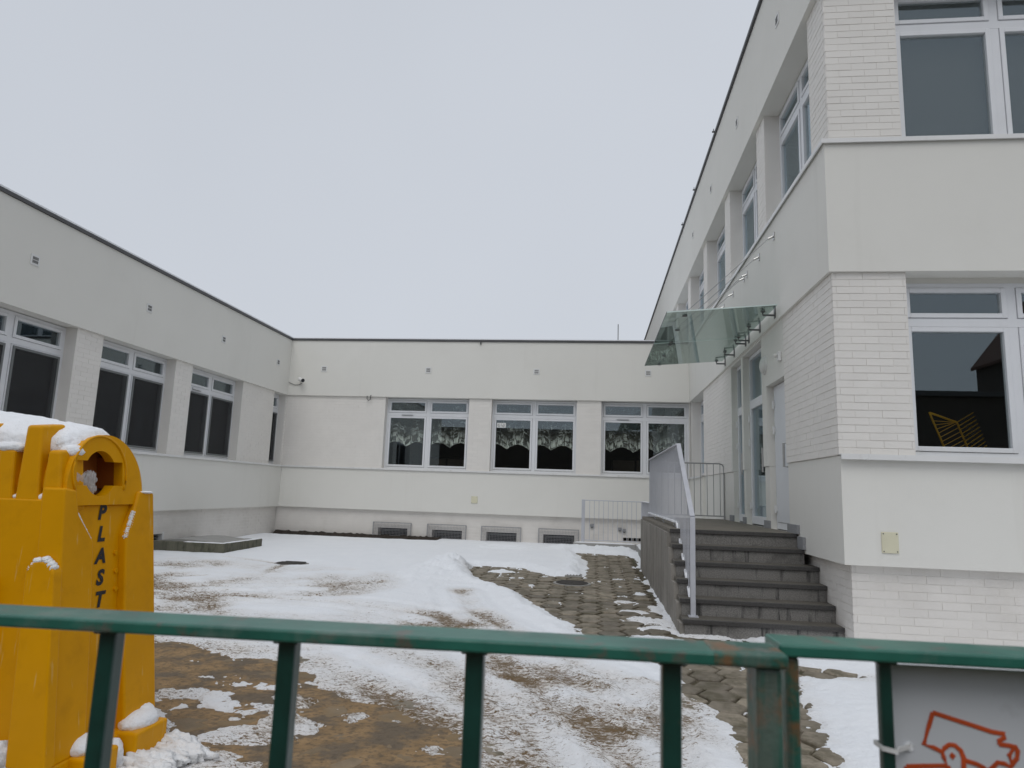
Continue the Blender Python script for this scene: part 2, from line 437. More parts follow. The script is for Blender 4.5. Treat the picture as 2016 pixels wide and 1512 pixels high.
def lay_bricks(out, limit=290):
    """the bricks that show largest become objects of their own, the rest one joined part per wall"""
    def size(b):
        F, a, c, d, dep, za, zb, par, m = b
        q = Vector(F.p((a + c) / 2, d, (za + zb) / 2)) - CAMP
        if q.dot(w_) < 1: return -1
        px, py = 672 * q.dot(r_) / q.dot(w_), 672 * q.dot(u_) / q.dot(w_)
        if abs(px) > 520 or abs(py) > 390: return -1
        cosv = abs(q.normalized().dot(F.n))
        return cosv * (c - a) / q.length ** 2
    out = sorted(out, key=size, reverse=True)
    rest = {}
    for i, b in enumerate(out):
        F, a, c, d, dep, za, zb, par, m = b
        if i < limit:
            o = bpy.data.objects.new('brick', unit_brick(m)); COL.objects.link(o)
            p0, p1 = Vector(F.p(a, d, za)), Vector(F.p(c, d - dep, zb))
            o.location = (p0 + p1) / 2
            o.scale = [abs(t) for t in (p1 - p0)]
            o.parent = par
            rp = par.parent
            if rp: o.matrix_parent_inverse = Matrix.Identity(4) if rp.name not in ORIGIN else Matrix.Identity(4)
        else:
            mb = rest.setdefault((par, m), MB()); F.box(mb, a, c, d - dep, d, za, zb)
    for (par, m), mb in rest.items():
        kind(mb.build('brick_courses', m, par, fix=False), 'stuff')

# ---- windows: an outer frame with sashes, panes, a trickle vent, and screens where the photo shows them
def window(F, parent, u0, u1, z0, z1, d, cols=2, screen=False, trans=0.42, vent=True, fw=0.06):
    fr = MB(); D0 = d - 0.07
    zt = z1 - trans                                   # middle of the transom
    us = [u0 + (u1 - u0) * k / cols for k in range(cols + 1)]
    F.box(fr, u0, u0 + fw, D0, d, z0, z1); F.box(fr, u1 - fw, u1, D0, d, z0, z1)
    F.box(fr, u0 + fw, u1 - fw, D0, d, z1 - fw * .8, z1); F.box(fr, u0 + fw, u1 - fw, D0, d, z0, z0 + fw * .9)
    F.box(fr, u0 + fw, u1 - fw, D0, d, zt - .045, zt + .045)
    for um in us[1:-1]:
        F.box(fr, um - .045, um + .045, D0, d - .002, z0 + fw * .9, zt - .045); F.box(fr, um - .045, um + .045, D0, d - .002, zt + .045, z1 - fw * .8)
    win = fr.build('window', 'pvc', parent)
    g, sw = 0.005, 0.048
    for a, b in zip(us, us[1:]):
        ua = a + (fw if a == u0 else .045) + g; ub = b - (fw if b == u1 else .045) - g
        for za, zb, low in ((z0 + fw * .9 + g, zt - .045 - g, True), (zt + .045 + g, z1 - fw * .8 - g, False)):
            s = MB(); d1 = d + .013
            F.box(s, ua, ua + sw, D0 + .01, d1, za, zb); F.box(s, ub - sw, ub, D0 + .01, d1, za, zb)
            F.box(s, ua + sw, ub - sw, D0 + .01, d1, zb - sw, zb); F.box(s, ua + sw, ub - sw, D0 + .01, d1, za, za + sw)
            adopt2(s.build('sash', 'pvc', bevel=.004), win)
            p = MB(); F.box(p, ua + sw - .008, ub - sw + .008, d - .03, d - .022, za + sw - .008, zb - sw + .008)
            adopt2(p.build('pane', 'glass'), win)
            if screen and low:
                q = MB()
                for e in ((ua + .02, ua + .055, za + .02, zb - .02), (ub - .055, ub - .02, za + .02, zb - .02), (ua + .055, ub - .055, zb - .055, zb - .02), (ua + .055, ub - .055, za + .02, za + .055)):
                    F.box(q, e[0], e[1], d1 + .001, d1 + .016, e[2], e[3])
                adopt2(q.build('screen_frame', 'gasket'), win)
                q = MB(); F.box(q, ua + .055, ub - .055, d1 + .006, d1 + .008, za + .055, zb - .055)
                adopt2(q.build('insect_screen', 'screen'), win)
    if vent:
        q = MB(); um = us[0] + (us[1] - us[0]) * .5
        F.box(q, um - .16, um + .16, d, d + .028, zt - .02, zt + .004)
        F.box(q, um - .165, um + .165, d, d + .04, zt + .004, zt + .012)
        adopt2(q.build('trickle_vent', 'pvc'), win)
        q = MB(); F.box(q, um - .15, um + .15, d + .001, d + .0295, zt - .026, zt - .021)
        adopt2(q.build('vent_slot', 'vent_dark'), win)
    return win
def reveals(F, parent, ops, dface, dwin, m='brick'):
    for o in ops:
        for u, sgn_ in ((o[0], 1), (o[1], -1)):
            q = MB(); F.box(q, u - sgn_ * .003, u + sgn_ * .005, dwin - .05, dface + .0005, o[2] + .001, o[3] - .001); q.build('window_reveal', m, parent)
def adopt2(o, part):
    """sub-part: the part itself sits at world origin under a thing at ORIGIN"""
    o.parent = part
    return o
def wall_vent(F, parent, u, z, d=0.0, s=0.16):
    f = MB(); h = s / 2
    F.box(f, u - h, u + h, d, d + .012, z - h, z + h)
    v = f.build('wall_vent', 'whiteplastic', parent, bevel=.003)
    for k in range(5):
        for r0 in (0, 1):
            q = MB(); a = u - h * .62 + k * s * .135
            F.box(q, a, a + s * .085, d + .0125, d + .0155, z - h * .62 + r0 * s * .34, z - h * .62 + r0 * s * .34 + s * .26)
            adopt2(q.build('vent_slot', 'vent_dark'), v)
def hatch(F, parent, u, z, w, h, d):
    b = MB(); F.box(b, u - w / 2, u + w / 2, d, d + .012, z - h / 2, z + h / 2)
    o = b.build('access_hatch', 'cream', parent, bevel=.003)
    for sx in (-1, 1):
        for sz in (-1, 1):
            q = MB().disc(F.p(u + sx * w * .4, d + .0135, z + sz * h * .42), F.n, .006, .004, 8)
            adopt2(q.build('screw', 'darksteel'), o)

# ================================================================== BUILDINGS
# ---- left wing
LW = thing('left_wing', 'long single-storey white wing on the left with dark screened windows and piers', 'building', (XL - 3, 9, 0))
opsL = [(5.10, 7.17, ZL, ZT), (7.75, 9.83, ZL, ZT), (10.42, 12.49, ZL, ZT), (13.06, 15.156, ZL, ZT), (16.76, 17.46, ZL, ZT)]
baseL = [(11.75, 12.77, -0.2, 0.37)]
U0 = -1.0
mb = MB(); FL.box(mb, U0, D + .35, -.35, 0, ZT, ZR); mb.build('upper_band', 'plaster', LW)
mb = MB(); FL.box(mb, U0, D + .35, -.35, 0, ZB, ZL - .003); mb.build('lower_band', 'plaster', LW)
outL = []; brick_piers(FL, U0, D + .05, ZL, ZT, -.05, -.35, opsL, LW, outL, .1)
mb = MB(); wall_cells(FL, mb, U0, D + .35, -.3, ZB, -.40, -.1035, baseL); pll = mb.build('plinth', 'mortar', LW)
mb = MB(); FL.box(mb, U0, D + .35, -.38, .03, ZR + .004, ZR + .055); mb.build('coping', 'coping', LW)
mb = MB(); FL.box(mb, U0, D + .02, -.36, .022, ZR + .057, ZR + .085); mb.build('roof_snow', 'snow', LW)
mb = MB(); FL.box(mb, U0, D - .03, -.05, .035, ZL, ZL + .012); FL.box(mb, U0, D - .03, .022, .035, ZL - .03, ZL); mb.build('window_sill', 'sill', LW)
mb = MB(); wx = XL - 6.5
mb.box((wx - .2, U0, 0), (wx, D + 6, ZR)); mb.box((wx, U0 - .2, 0), (XL - .36, U0, ZR)); mb.box((wx, U0, .95), (XL - .36, D + 6, 1.05)); mb.box((wx, U0, 4.55), (XL - .36, D + 6, 4.7))
for y in (7.46, 12.8, 16): mb.box((wx, y - .06, 1.05), (XL - .4, y + .06, 4.55))
mb.box((wx, D + 6, 0), (XL - .36, D + 6.2, ZR))
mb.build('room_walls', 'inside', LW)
mb = MB(); mb.box((wx - .2, U0 - .2, ZR - .2), (XL - .36, D + 6.2, ZR)); mb.build('roof', 'snow', LW)
for i, o in enumerate(opsL):
    window(FL, LW, o[0], o[1], ZL + .014, ZT - .012, -.25, cols=1 if i == 4 else 2, screen=True, vent=i in (1, 3))
    jb = MB()
reveals(FL, LW, opsL, -.05, -.25)
for u in (8.765, 11.416, 14.02, 16.71): wall_vent(FL, LW, u, 4.515)
mb = MB(); FL.box(mb, 11.75, 12.77, -.42, -.36, -.2, .37); win = mb.build('basement_window', 'dark', LW)
for k in range(7):
    q = MB(); FL.box(q, 11.75, 12.74, -.20, -.19, -.02 + k * .055, .012 + k * .055); adopt2(q.build('louvre_slat', 'gasket'), win)
q = MB(); FL.box(q, 12.72, 12.775, -.22, -.095, -.1, .385); adopt2(q.build('window_trim', 'sill'), win)
bricks(FL, U0, D + .10, -.18, ZB, -.10, baseL, outL, pll, 'plinth_brick')
lay_bricks(outL)

# ---- back wing
BW = thing('back_wing', 'low white wing closing the yard at the back with three lace-curtained windows', 'building', (-3, D + 3, 0))
opsB = [(-5.48, -3.215, ZL, ZT), (-2.63, -0.41, ZL, ZT), (0.205, 2.42, ZL, ZT)]
gr = [-5.6, -4.17, -2.77, -1.32]
baseB = [(g + .12, g + .90, -.2, .35) for g in gr] + [(.79, 1.25, .265, .36)]
mb = MB(); FB.box(mb, XL, XR - .032, -.35, 0, ZT, ZR); mb.build('upper_band', 'plaster', BW)
mb = MB(); FB.box(mb, XL, XR - .032, -.35, 0, ZB, ZL - .003); mb.build('lower_band', 'plaster', BW)
outB = []; brick_piers(FB, XL - .05, XR, ZL, ZT, -.05, -.35, opsB, BW, outB, .05)
mb = MB(); wall_cells(FB, mb, XL - .11, XR, -.3, ZB, -.40, -.1035, baseB); plb = mb.build('plinth', 'mortar', BW)
mb = MB(); FB.box(mb, XL + .032, XR - .035, -.38, .03, ZR + .004, ZR + .055); mb.build('coping', 'coping', BW)
mb = MB(); FB.box(mb, XL + .032, XR - .035, -.36, .02, ZR + .057, ZR + .08); mb.build('roof_snow', 'snow', BW)
mb = MB(); FB.box(mb, XL + .037, XR - .03, -.05, .035, ZL, ZL + .012); FB.box(mb, XL + .037, XR - .03, .022, .035, ZL - .03, ZL); mb.build('window_sill', 'sill', BW)
mb = MB(); yb = D + 6
mb.box((XL + .01, yb, 0), (XR + .3, yb + .2, ZR)); mb.box((XL - .35, D + .36, .95), (XR + .3, yb, 1.05)); mb.box((XL - .35, D + .36, 4.55), (XR + .3, yb, 4.7))
for x in (-6.4, XR + .1): mb.box((x - .06, D + .4, 1.05), (x + .06, yb, 4.55))
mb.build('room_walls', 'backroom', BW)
mb = MB(); mb.box((XL + .01, D + .36, ZR - .2), (XR - .04, yb + .2, ZR)); mb.build('roof', 'snow', BW)
for i, o in enumerate(opsB):
    window(FB, BW, o[0], o[1], ZL + .014, ZT - .012, -.25, vent=i != 1)
reveals(FB, BW, opsB, -.05, -.25)
for u in (-7.22, -4.348, -1.475, 1.379): wall_vent(FB, BW, u, 4.485)
hatch(FB, BW, -2.969, 1.146, .165, .175, 0)
for a in gr:
    bk = MB(); FB.box(bk, a + .1, a + .92, -.42, -.38, -.2, .36); w = bk.build('basement_window', 'dark', BW)
    q = MB(); FB.box(q, a + .16, a + .88, -.36, -.34, .0, .03); FB.box(q, a + .16, a + .88, -.36, -.34, .27, .30); FB.box(q, a + .16, a + .19, -.36, -.34, .03, .27); FB.box(q, a + .85, a + .88, -.36, -.34, .03, .27)
    adopt2(q.build('window_frame', 'gasket'), w)
    fr = MB(); z0, z1, d0 = .06, .50, -.03
    FB.box(fr, a, a + 1.02, d0 - .012, d0 + .012, z1 - .018, z1)
    for e in (a, a + 1.002): FB.box(fr, e, e + .018, d0 - .012, d0 + .012, z0, z1 - .018)
    gl = fr.build('window_grille', 'mesh_wire', BW)
    ms = MB()
    for k in range(1, 27): FB.box(ms, a + k * 1.02 / 27 - .0022, a + k * 1.02 / 27 + .0022, d0 - .002, d0 + .002, z0, z1 - .018)
    for k in range(12): FB.box(ms, a + .018, a + 1.002, d0 + .0025, d0 + .006, z0 + k * .037, z0 + k * .037 + .0044)
    kind(adopt2(ms.build('wire_mesh', 'mesh_wire', fix=False), gl), 'stuff')
    st = MB()
    for e in (a + .009, a + 1.011): st.tube([FB.p(e, d0, z1 - .03), FB.p(e, -.11, z1 - .03)], .008, 6)
    adopt2(st.build('bracket', 'mesh_wire'), gl)
bk = MB(); FB.box(bk, .78, 1.26, -.42, -.38, .24, .38); w = bk.build('basement_window', 'dark', BW)
for k in range(3):
    q = MB(); FB.box(q, .905 + k * .12, .92 + k * .12, -.16, -.14, .265, .36); adopt2(q.build('glazing_bar', 'plinth_brick'), w)
for u, z, s in ((.02, .62, .05), (.705, .56, .045), (.81, .53, .045)):
    q = MB(); FB.box(q, u - s, u + s, -.1, -.04, z - s * .8, z + s * .8); f = q.build('wall_fixture', 'skirting', BW, bevel=.012)
    q = MB(); FB.box(q, u - s * .6, u + s * .6, -.1, -.06, z - s * 1.3, z - s * .82); adopt2(q.build('fixture_glass', 'gasket'), f)
bricks(FB, XL - .10, XR, -.18, ZB, -.10, baseB, outB, plb, 'plinth_brick')
lay_bricks(outB)
q = MB()
q.box((-2.985, D - .045, ZR - .07), (-2.955, D - .002, ZR + .01)); q.build('lightning_clip', 'coping', BW)

# ---- right wing
RW = thing('right_wing', 'two-storey white right wing with brick corner, entrance doors and large windows', 'building', (XR + 4, 18, 0))
YF = 34.0; XF = XR + 9
DM, DG, DLo, DP, DU = .03, -.01, -.03, -.12, -.04
opsU = [(7.75 + 2.575 * k, 9.85 + 2.575 * k, Z2S, Z2T) for k in range(10)]
door3, door2, door1 = (9.03, 9.95), (10.20, 11.45), (11.59, 12.40)
opsG = [(door3[0], door3[1], 1.0, 2.99), (door2[0], door2[1], 1.0, 3.715), (door1[0], door1[1], 1.0, 3.715), (15.5, 17.36, ZL, ZT)]
SM0, SM1 = 9.03, 12.52                                # smooth plastered stretch around the doors
opsEl = [(3.155, 5.35, ZL, ZT), (5.95, 8.1, ZL, ZT)]
opsEu = [(3.21, 5.40, Z2S, Z2T), (6.0, 8.15, Z2S, Z2T)]
T = .33
mb = MB(); FE.box(mb, XR - DM, XF, -T, DM, ZT, Z2S - .003); FR.box(mb, YE + T, YF, -T, DM, ZT, Z2S - .003); mb.build('middle_band', 'plaster', RW)
mb = MB(); FE.box(mb, XR - DM, XF, -T, DM, Z2T, Z2R); FR.box(mb, YE + T, YF, -T, DM, Z2T, Z2R); mb.build('upper_band', 'plaster', RW)
mb = MB(); FE.box(mb, XR - DLo, XF, -T, DLo, ZB, ZL - .003)
wall_cells(FR, mb, YE + T, 15.48, ZB, ZL - .003, -T, DLo, opsG); FR.box(mb, 15.48, D - .001, -T, DM, ZB, ZL - .003); mb.build('lower_band', 'plaster', RW)
mb = MB(); wall_cells(FR, mb, SM0, SM1, ZL, ZT - .001, -T, DG, opsG); mb.build('door_surround', 'plaster', RW)
outR = []
brick_piers(FE, XR - DG, XF, ZL, ZT, DG, -T, opsEl, RW, outR, ustart=.005)
brick_piers(FR, YE + .05, SM0, ZL, ZT, DG, -T, [], RW, outR, .08, ustart=T - .05, ubrick=JT)
brick_piers(FR, SM1, D + .3, ZL, ZT, DG, -T, opsG[3:], RW, outR, .08)
brick_piers(FE, XR - DU, XF, Z2S, Z2T, DU, -T, opsEu, RW, outR, .13, ustart=.005)
brick_piers(FR, YE + .08, YF, Z2S, Z2T, DU, -T, opsU, RW, outR, ustart=T - .08, ubrick=JT)
mb = MB(); FE.box(mb, XR - DP + .005, XF, -.42, DP - .0035, -.3, ZB); FR.box(mb, YE + .42, D + .3, -.42, DP - .0035, -.3, ZB); plr = mb.build('plinth', 'mortar', RW)
mb = MB(); FE.box(mb, XR - .07, XF, -T, .07, Z2R + .004, Z2R + .06); FR.box(mb, YE + T, YF, -T, .07, Z2R + .004, Z2R + .06); mb.build('coping', 'coping', RW)
# sills
mb = MB(); FE.box(mb, XR + .015, XF, -.05, .045, ZL, ZL + .012); FE.box(mb, XR + .015, XF, .03, .045, ZL - .042, ZL)
mb.build('window_sill', 'sill', RW)
for x in (2.70, 4.9):
    q = MB(); FE.box(q, x, x + .012, -.05, .0475, ZL - .044, ZL + .0145); q.build('sill_joint', 'sill', RW)
mb = MB(); FE.box(mb, XR - .065, XF, -.05, .065, Z2S, Z2S + .012); FE.box(mb, XR - .065, XF, .05, .065, Z2S - .035, Z2S)
FR.box(mb, YE + .06, YF, -.05, .065, Z2S, Z2S + .012); FR.box(mb, YE - .05, YF, .05, .065, Z2S - .035, Z2S); mb.build('window_sill', 'sill', RW)
mb = MB(); FR.box(mb, 15.46, D - .04, -.05, .065, ZL, ZL + .012); FR.box(mb, 15.46, D - .04, .05, .065, ZL - .03, ZL); mb.build('window_sill', 'sill', RW)
# rooms
mb = MB(); xi = XR + T + .09
mb.box((XF, YE, -.3), (XF + .2, YF, Z2R)); mb.box((XR, YF, -.3), (XF + .2, YF + .2, Z2R))
for z in (.90, 4.45): mb.box((xi, YE + T + .09, z), (XF, YF, z + .12))
mb.box((xi, YE + T + .09, 7.6), (XF, YF, 7.72))
for y in (13.0, 17.9, 23, 28): mb.box((xi, y - .06, 1.02), (XF, y + .06, 7.6))
mb.box((xi + 4.5, YE + T + .09, 1.02), (xi + 4.6, 12.94, 7.6)); mb.box((xi, 8.9, 1.02), (xi + 4.5, 8.98, 4.45))
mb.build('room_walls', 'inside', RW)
mb = MB(); mb.box((XR + T, YE + T, Z2R - .2), (XF + .2, YF, Z2R)); mb.build('roof', 'snow', RW)
# windows
for i, o in enumerate(opsU): window(FR, RW, o[0], o[1], Z2S + .014, Z2T - .012, -.26, vent=False)
window(FR, RW, 15.5, 17.36, ZL + .014, ZT - .012, -.24, vent=False)
for o in opsEl: window(FE, RW, o[0], o[1], ZL + .014, ZT - .012 - .05, -.20, vent=False)
for o in opsEl:
    q = MB(); FE.box(q, o[0] + .006, o[1] - .006, -.30, -.205, ZT - .064, ZT - .001); q.build('lintel_strip', 'plaster', RW)
for o in opsEu: window(FE, RW, o[0], o[1], Z2S + .014, Z2T - .012, -.20, vent=False)
for o in opsEu:
    q = MB(); FE.box(q, o[0] + .05, o[1] - .05, -.345, -.335, Z2S + .03, Z2T - .03); q.build('dark_backing_panel', 'inside', RW)  # added dark panel, hides the lit ceiling so the upper panes look even
reveals(FR, RW, opsU, DU, -.26); reveals(FE, RW, opsEl, DG, -.2); reveals(FE, RW, opsEu, DU, -.2); reveals(FR, RW, opsG[3:], DG, -.24)
for u in (8.72, 11.33, 13.95, 16.55): wall_vent(FR, RW, u, 7.83, DM)
hatch(FE, RW, 2.885, 1.028, .155, .20, DLo)
# doors
def glazed_door(u0, u1, side_leaf):
    d = DG - .10; f = MB(); z0, z1 = 1.015, 3.70; fw = .055
    FR.box(f, u0, u0 + fw, d - .08, d, z0, z1); FR.box(f, u1 - fw, u1, d - .08, d, z0, z1)
    FR.box(f, u0 + fw, u1 - fw, d - .08, d, z1 - fw, z1); FR.box(f, u0 + fw, u1 - fw, d - .08, d, 2.91, 2.975)
    dr = f.build('glazed_door', 'pvc', RW)
    t = MB(); FR.box(t, u0 + fw, u1 - fw, d - .05, d - .04, 2.975, z1 - fw); adopt2(t.build('transom_pane', 'glass'), dr)
    a, b = u0 + fw + .006, u1 - fw - .006; zt, zb, sw = 2.904, 1.025, .075
    s = MB(); dd = d + .012
    FR.box(s, a, a + sw, d - .06, dd, zb, zt); FR.box(s, b - sw, b, d - .06, dd, zb, zt); FR.box(s, a + sw, b - sw, d - .06, dd, zt - sw, zt); FR.box(s, a + sw, b - sw, d - .06, dd, zb, zb + .12)
    lf = s.build('door_leaf', 'pvc', bevel=.004); adopt2(lf, dr)
    p = MB(); FR.box(p, a + sw, b - sw, d - .03, d - .02, zb + .12, zt - sw); adopt2(p.build('pane', 'glass'), dr)
    hu = a + .05; h = MB()
    h.tube([FR.p(hu, dd, 2.14), FR.p(hu, dd + .075, 2.14), FR.p(hu, dd + .075, 1.80), FR.p(hu, dd, 1.80)], .014, 8); adopt2(h.build('pull_handle', 'steel'), dr)
    h = MB(); FR.box(h, hu - .02, hu + .02, dd, dd + .012, 1.62, 1.76); adopt2(h.build('lock_plate', 'darksteel'), dr)
    for z in (2.68, 2.30, 1.30):
        h = MB().disc(FR.p(b - .01, dd + .012, z), (0, 0, 1), .02, .11, 10); FR.box(h, b - .05, b + .03, dd - .002, dd + .01, z - .03, z + .03)
        adopt2(h.build('hinge', 'whiteplastic'), dr)
glazed_door(*door2, True); glazed_door(*door1, True)
d = DG - .10; u0, u1 = door3
f = MB(); FR.box(f, u0, u0 + .06, d - .08, d, 1.015, 2.975); FR.box(f, u1 - .06, u1, d - .08, d, 1.015, 2.975); FR.box(f, u0 + .06, u1 - .06, d - .08, d, 2.915, 2.975); FR.box(f, u0 + .06, u1 - .06, d - .08, d + .004, 1.015, 1.10)
dr = f.build('white_door', 'pvc', RW)
s = MB(); FR.box(s, u0 + .066, u1 - .066, d - .06, d + .014, 1.106, 2.908); adopt2(s.build('door_leaf', 'door', bevel=.004), dr)
h = MB().tube([FR.p(9.20, d + .014, 2.13), FR.p(9.20, d + .085, 2.13), FR.p(9.20, d + .085, 1.83), FR.p(9.20, d + .014, 1.83)], .016, 8); adopt2(h.build('pull_handle', 'steel'), dr)
for z in (2.72, 2.36, 1.28):
    h = MB().disc(FR.p(u1 - .075, d + .028, z), (0, 0, 1), .02, .11, 10); FR.box(h, u1 - .12, u1 - .03, d + .012, d + .024, z - .03, z + .03); adopt2(h.build('hinge', 'whiteplastic'), dr)
# stone skirting at the feet of the door piers
for a, b in ((8.62, 9.03), (9.95, 10.2), (11.45, 11.59), (12.40, 12.66)):
    q = MB(); FR.box(q, a + .002, b - .002, -.14, .004, 1.012, 1.115); q.build('skirting_block', 'skirting', RW)
q = MB(); FR.box(q, 8.40, 8.62, -.14, .004, .845, .985); q.build('skirting_block', 'skirting', RW)
bricks(FE, XR - DP, 6.5, -.15, ZB, DP, [], outR, plr, 'plinth_brick', shift=.04)
bricks(FR, YE + .16 + JT, D, -.15, ZB, DP, [], outR, plr, 'plinth_brick')
lay_bricks(outR)
for y in (13.26, 15.96, 18.14):
    q = MB(); FR.box(q, y - .012, y + .012, .07, .12, Z2R + .02, Z2R + .05); q.tube([FR.p(y, .09, Z2R + .05), FR.p(y, .09, Z2R + .10)], .008, 6); q.build('lightning_clip', 'coping', RW)

# ---- lightning rods on the roofs
q = MB(); q.tube([(.70, 20, ZR), (.70, 20, 6.4)], .012, 8); q.box((.6, 19.9, ZR), (.8, 20.1, ZR + .08))
tag(q.build('lightning_rod', 'coping'), 'thin lightning rod standing on the back wing roof beside the taller wing', 'lightning rod')

# ---- wall lamp, detector, camera and cable
t = thing('wall_lamp', 'round frosted wall lamp between the white door and the tall glazed door', 'lamp', FR.p(9.99, DG, 3.2))
mb = MB().disc(FR.p(9.99, DG + .012, 3.30), FR.n, .13, .024, 24); mb.build('lamp_base', 'whiteplastic', t)
dome = MB(); rings = []
c0 = Vector(FR.p(9.99, DG + .024, 3.30)); n = Vector(FR.n); a1 = Vector((0, 1, 0)); a2 = Vector((0, 0, 1))
for k in range(5):
    th = k / 4 * math.pi / 2; rr = .12 * math.cos(th) + (0 if k < 4 else .001); hh = .05 * math.sin(th)
    rings.append([len(dome.v) + j for j in range(20)])
    dome.v += [tuple(c0 + n * hh + (a1 * math.cos(q) + a2 * math.sin(q)) * rr) for q in (2 * math.pi * j / 20 for j in range(20))]
for A, B in zip(rings, rings[1:]): dome.f += [(A[j], A[(j + 1) % 20], B[(j + 1) % 20], B[j]) for j in range(20)]
dome.f.append(tuple(rings[-1])); dome.build('lamp_cover', 'lampglass', t, smooth=True)
t = thing('motion_sensor', 'small pale motion sensor box above the solid white door', 'sensor', FR.p(9.15, DG, 3.2))
mb = MB(); FR.box(mb, 9.11, 9.19, DG, DG + .045, 3.20, 3.33); mb.build('sensor_body', 'whiteplastic', t, bevel=.01)
mb = MB(); FR.box(mb, 9.13, 9.17, DG + .045, DG + .10, 3.25, 3.30); mb.build('sensor_head', 'lampglass', t, bevel=.012)
t = thing('security_camera', 'small white dome security camera with a curled cable high in the left corner', 'camera', (-7.79, D, 4.1))
mb = MB().tube([(-7.84, D, 4.17), (-7.84, D - .10, 4.17)], .035, 10); mb.build('camera_mount', 'whiteplastic', t)
mb = MB().tube([(-7.86, D - .10, 4.18), (-7.72, D - .18, 4.13)], .052, 14); mb.build('camera_body', 'whiteplastic', t, bevel=.006)
mb = MB().disc((-7.715, D - .183, 4.128), (.14, -.08, -.05), .05, .02, 14); mb.build('camera_lens', 'black', t)
mb = MB().tube([(-7.80, D - .02, 4.08), (-7.88, D - .015, 4.04), (-8.0, D - .015, 4.03), (-8.12, D - .01, 4.07), (-8.18, D - .01, 4.10)], .011, 6); mb.build('camera_cable', 'kerb', t)
t = MB().tube([(-5.97, D - .012, ZT + .01), (-5.97, D - .012, 3.69), (-5.93, D - .014, 3.65), (-5.88, D - .012, 3.67), (-5.87, D - .012, 3.79)], .013, 6)
tag(t.build('cable_loop', 'darksteel'), 'short dark cable loop hanging under the back wing upper band', 'cable')

# ================================================================== ENTRANCE
# ---- glass canopy
CN = thing('glass_canopy', 'green tinted glass canopy hung on steel rods over the entrance doors', 'canopy', (1.7, 10.9, 3.8))
def cz(x): return 3.80 + (x - .95) * .075
for a, b in ((8.96, 10.865), (10.885, 12.80)):
    x0, x1, th = .95, 2.36, .017
    mb = MB().poly([(x0, a, cz(x0)), (x1, a, cz(x1)), (x1, a, cz(x1) + th), (x0, a, cz(x0) + th)], (0, b - a, 0))
    p = mb.build('glass_panel', 'canopyglass', CN)
    e = MB().poly([(x0, a - .004, cz(x0)), (x1, a - .004, cz(x1)), (x1, a - .004, cz(x1) + th), (x0, a - .004, cz(x0) + th)], (0, .003, 0)); adopt2(e.build('polished_edge', 'glassedge'), p)
    e = MB(); e.box((x0 - .004, a, cz(x0)), (x0 - .001, b, cz(x0) + th)); adopt2(e.build('polished_edge', 'gasket'), p)
for i, y in enumerate((9.22, 10.05, 10.76, 10.99, 11.88, 12.70)):
    b = MB(); xg = 2.24; zg = cz(xg)
    b.box((XR - DM - .012, y - .03, 3.80), (XR - DM, y + .03, 3.98)); b.tube([(XR - DM, y, 3.84), (xg, y, 3.84), (xg, y, zg - .002)], .014, 8); b.disc((xg, y, zg - .008), (0, 0, 1), .032, .014, 12)
    b.build('wall_bracket', 'darksteel', CN)
    b = MB().disc((xg, y, zg + .027), (0, 0, 1), .032, .014, 12); b.build('clamp_disc', 'darksteel', CN)
for i, y in enumerate((9.17, 10.0, 10.81, 11.01, 11.90, 12.74)):
    xo = 1.21; zo = cz(xo)
    b = MB().disc((xo, y, zo - .006), (0, 0, 1), .034, .012, 12); b.build('clamp_disc', 'darksteel', CN)
    b = MB().disc((xo, y, zo + .026), (0, 0, 1), .034, .014, 12); b.tube([(xo, y, zo + .03), (xo + .04, y, zo + .07)], .014, 8); b.build('rod_socket', 'steel', CN)
    b = MB().tube([(xo + .035, y, zo + .065), (XR - DM - .07, y, 4.90)], .005, 8); b.build('tie_rod', 'thinrail', CN)
    b = MB().tube([(XR - DM - .085, y, 4.89), (XR - DM, y, 4.93)], .016, 8); b.box((XR - DM - .012, y - .03, 4.88), (XR - DM, y + .03, 4.98)); b.build('rod_anchor', 'steel', CN)

# ---- stairs
ST = thing('entrance_stairs', 'dark granite entrance stairs with board-marked concrete side wall', 'stairs', (1.7, 9, 0))
zs = [.155, .328, .50, .672, .843, 1.012]
ys = [7.50, 7.74, 7.985, 8.22, 8.455, 8.69]
XS0, XS1 = .955, 2.545
YB = 13.38
for i, (z, y) in enumerate(zip(zs, ys)):
    y2 = ys[i + 1] + .05 if i < 5 else YB
    xr = XS1 if z < ZB else XR + .029
    if i < 5: xr = XS1 if z < .7 else XR + .029
    zp = zs[i - 1] if i else -.12
    q = MB(); q.box((XS0 + .02, y + .025, zp), (xr, y + .09, z - .045)); q.build('riser', 'granite', ST)
    if i < 5:
        q = MB(); q.box((XS0, y + .03, z - .045), (xr, y2, z)); q.build('tread', 'tread', ST, bevel=.003)
    else:
        q = MB(); q.box((XS0, y + .03, z - .045), (xr, YB, z)); q.build('landing_slab', 'landing', ST, bevel=.003)
    q = MB(); q.box((XS0 - .002, y, z - .046), (xr, y + .0295, z - .001)); q.build('nosing', 'nosing', ST, bevel=.004)
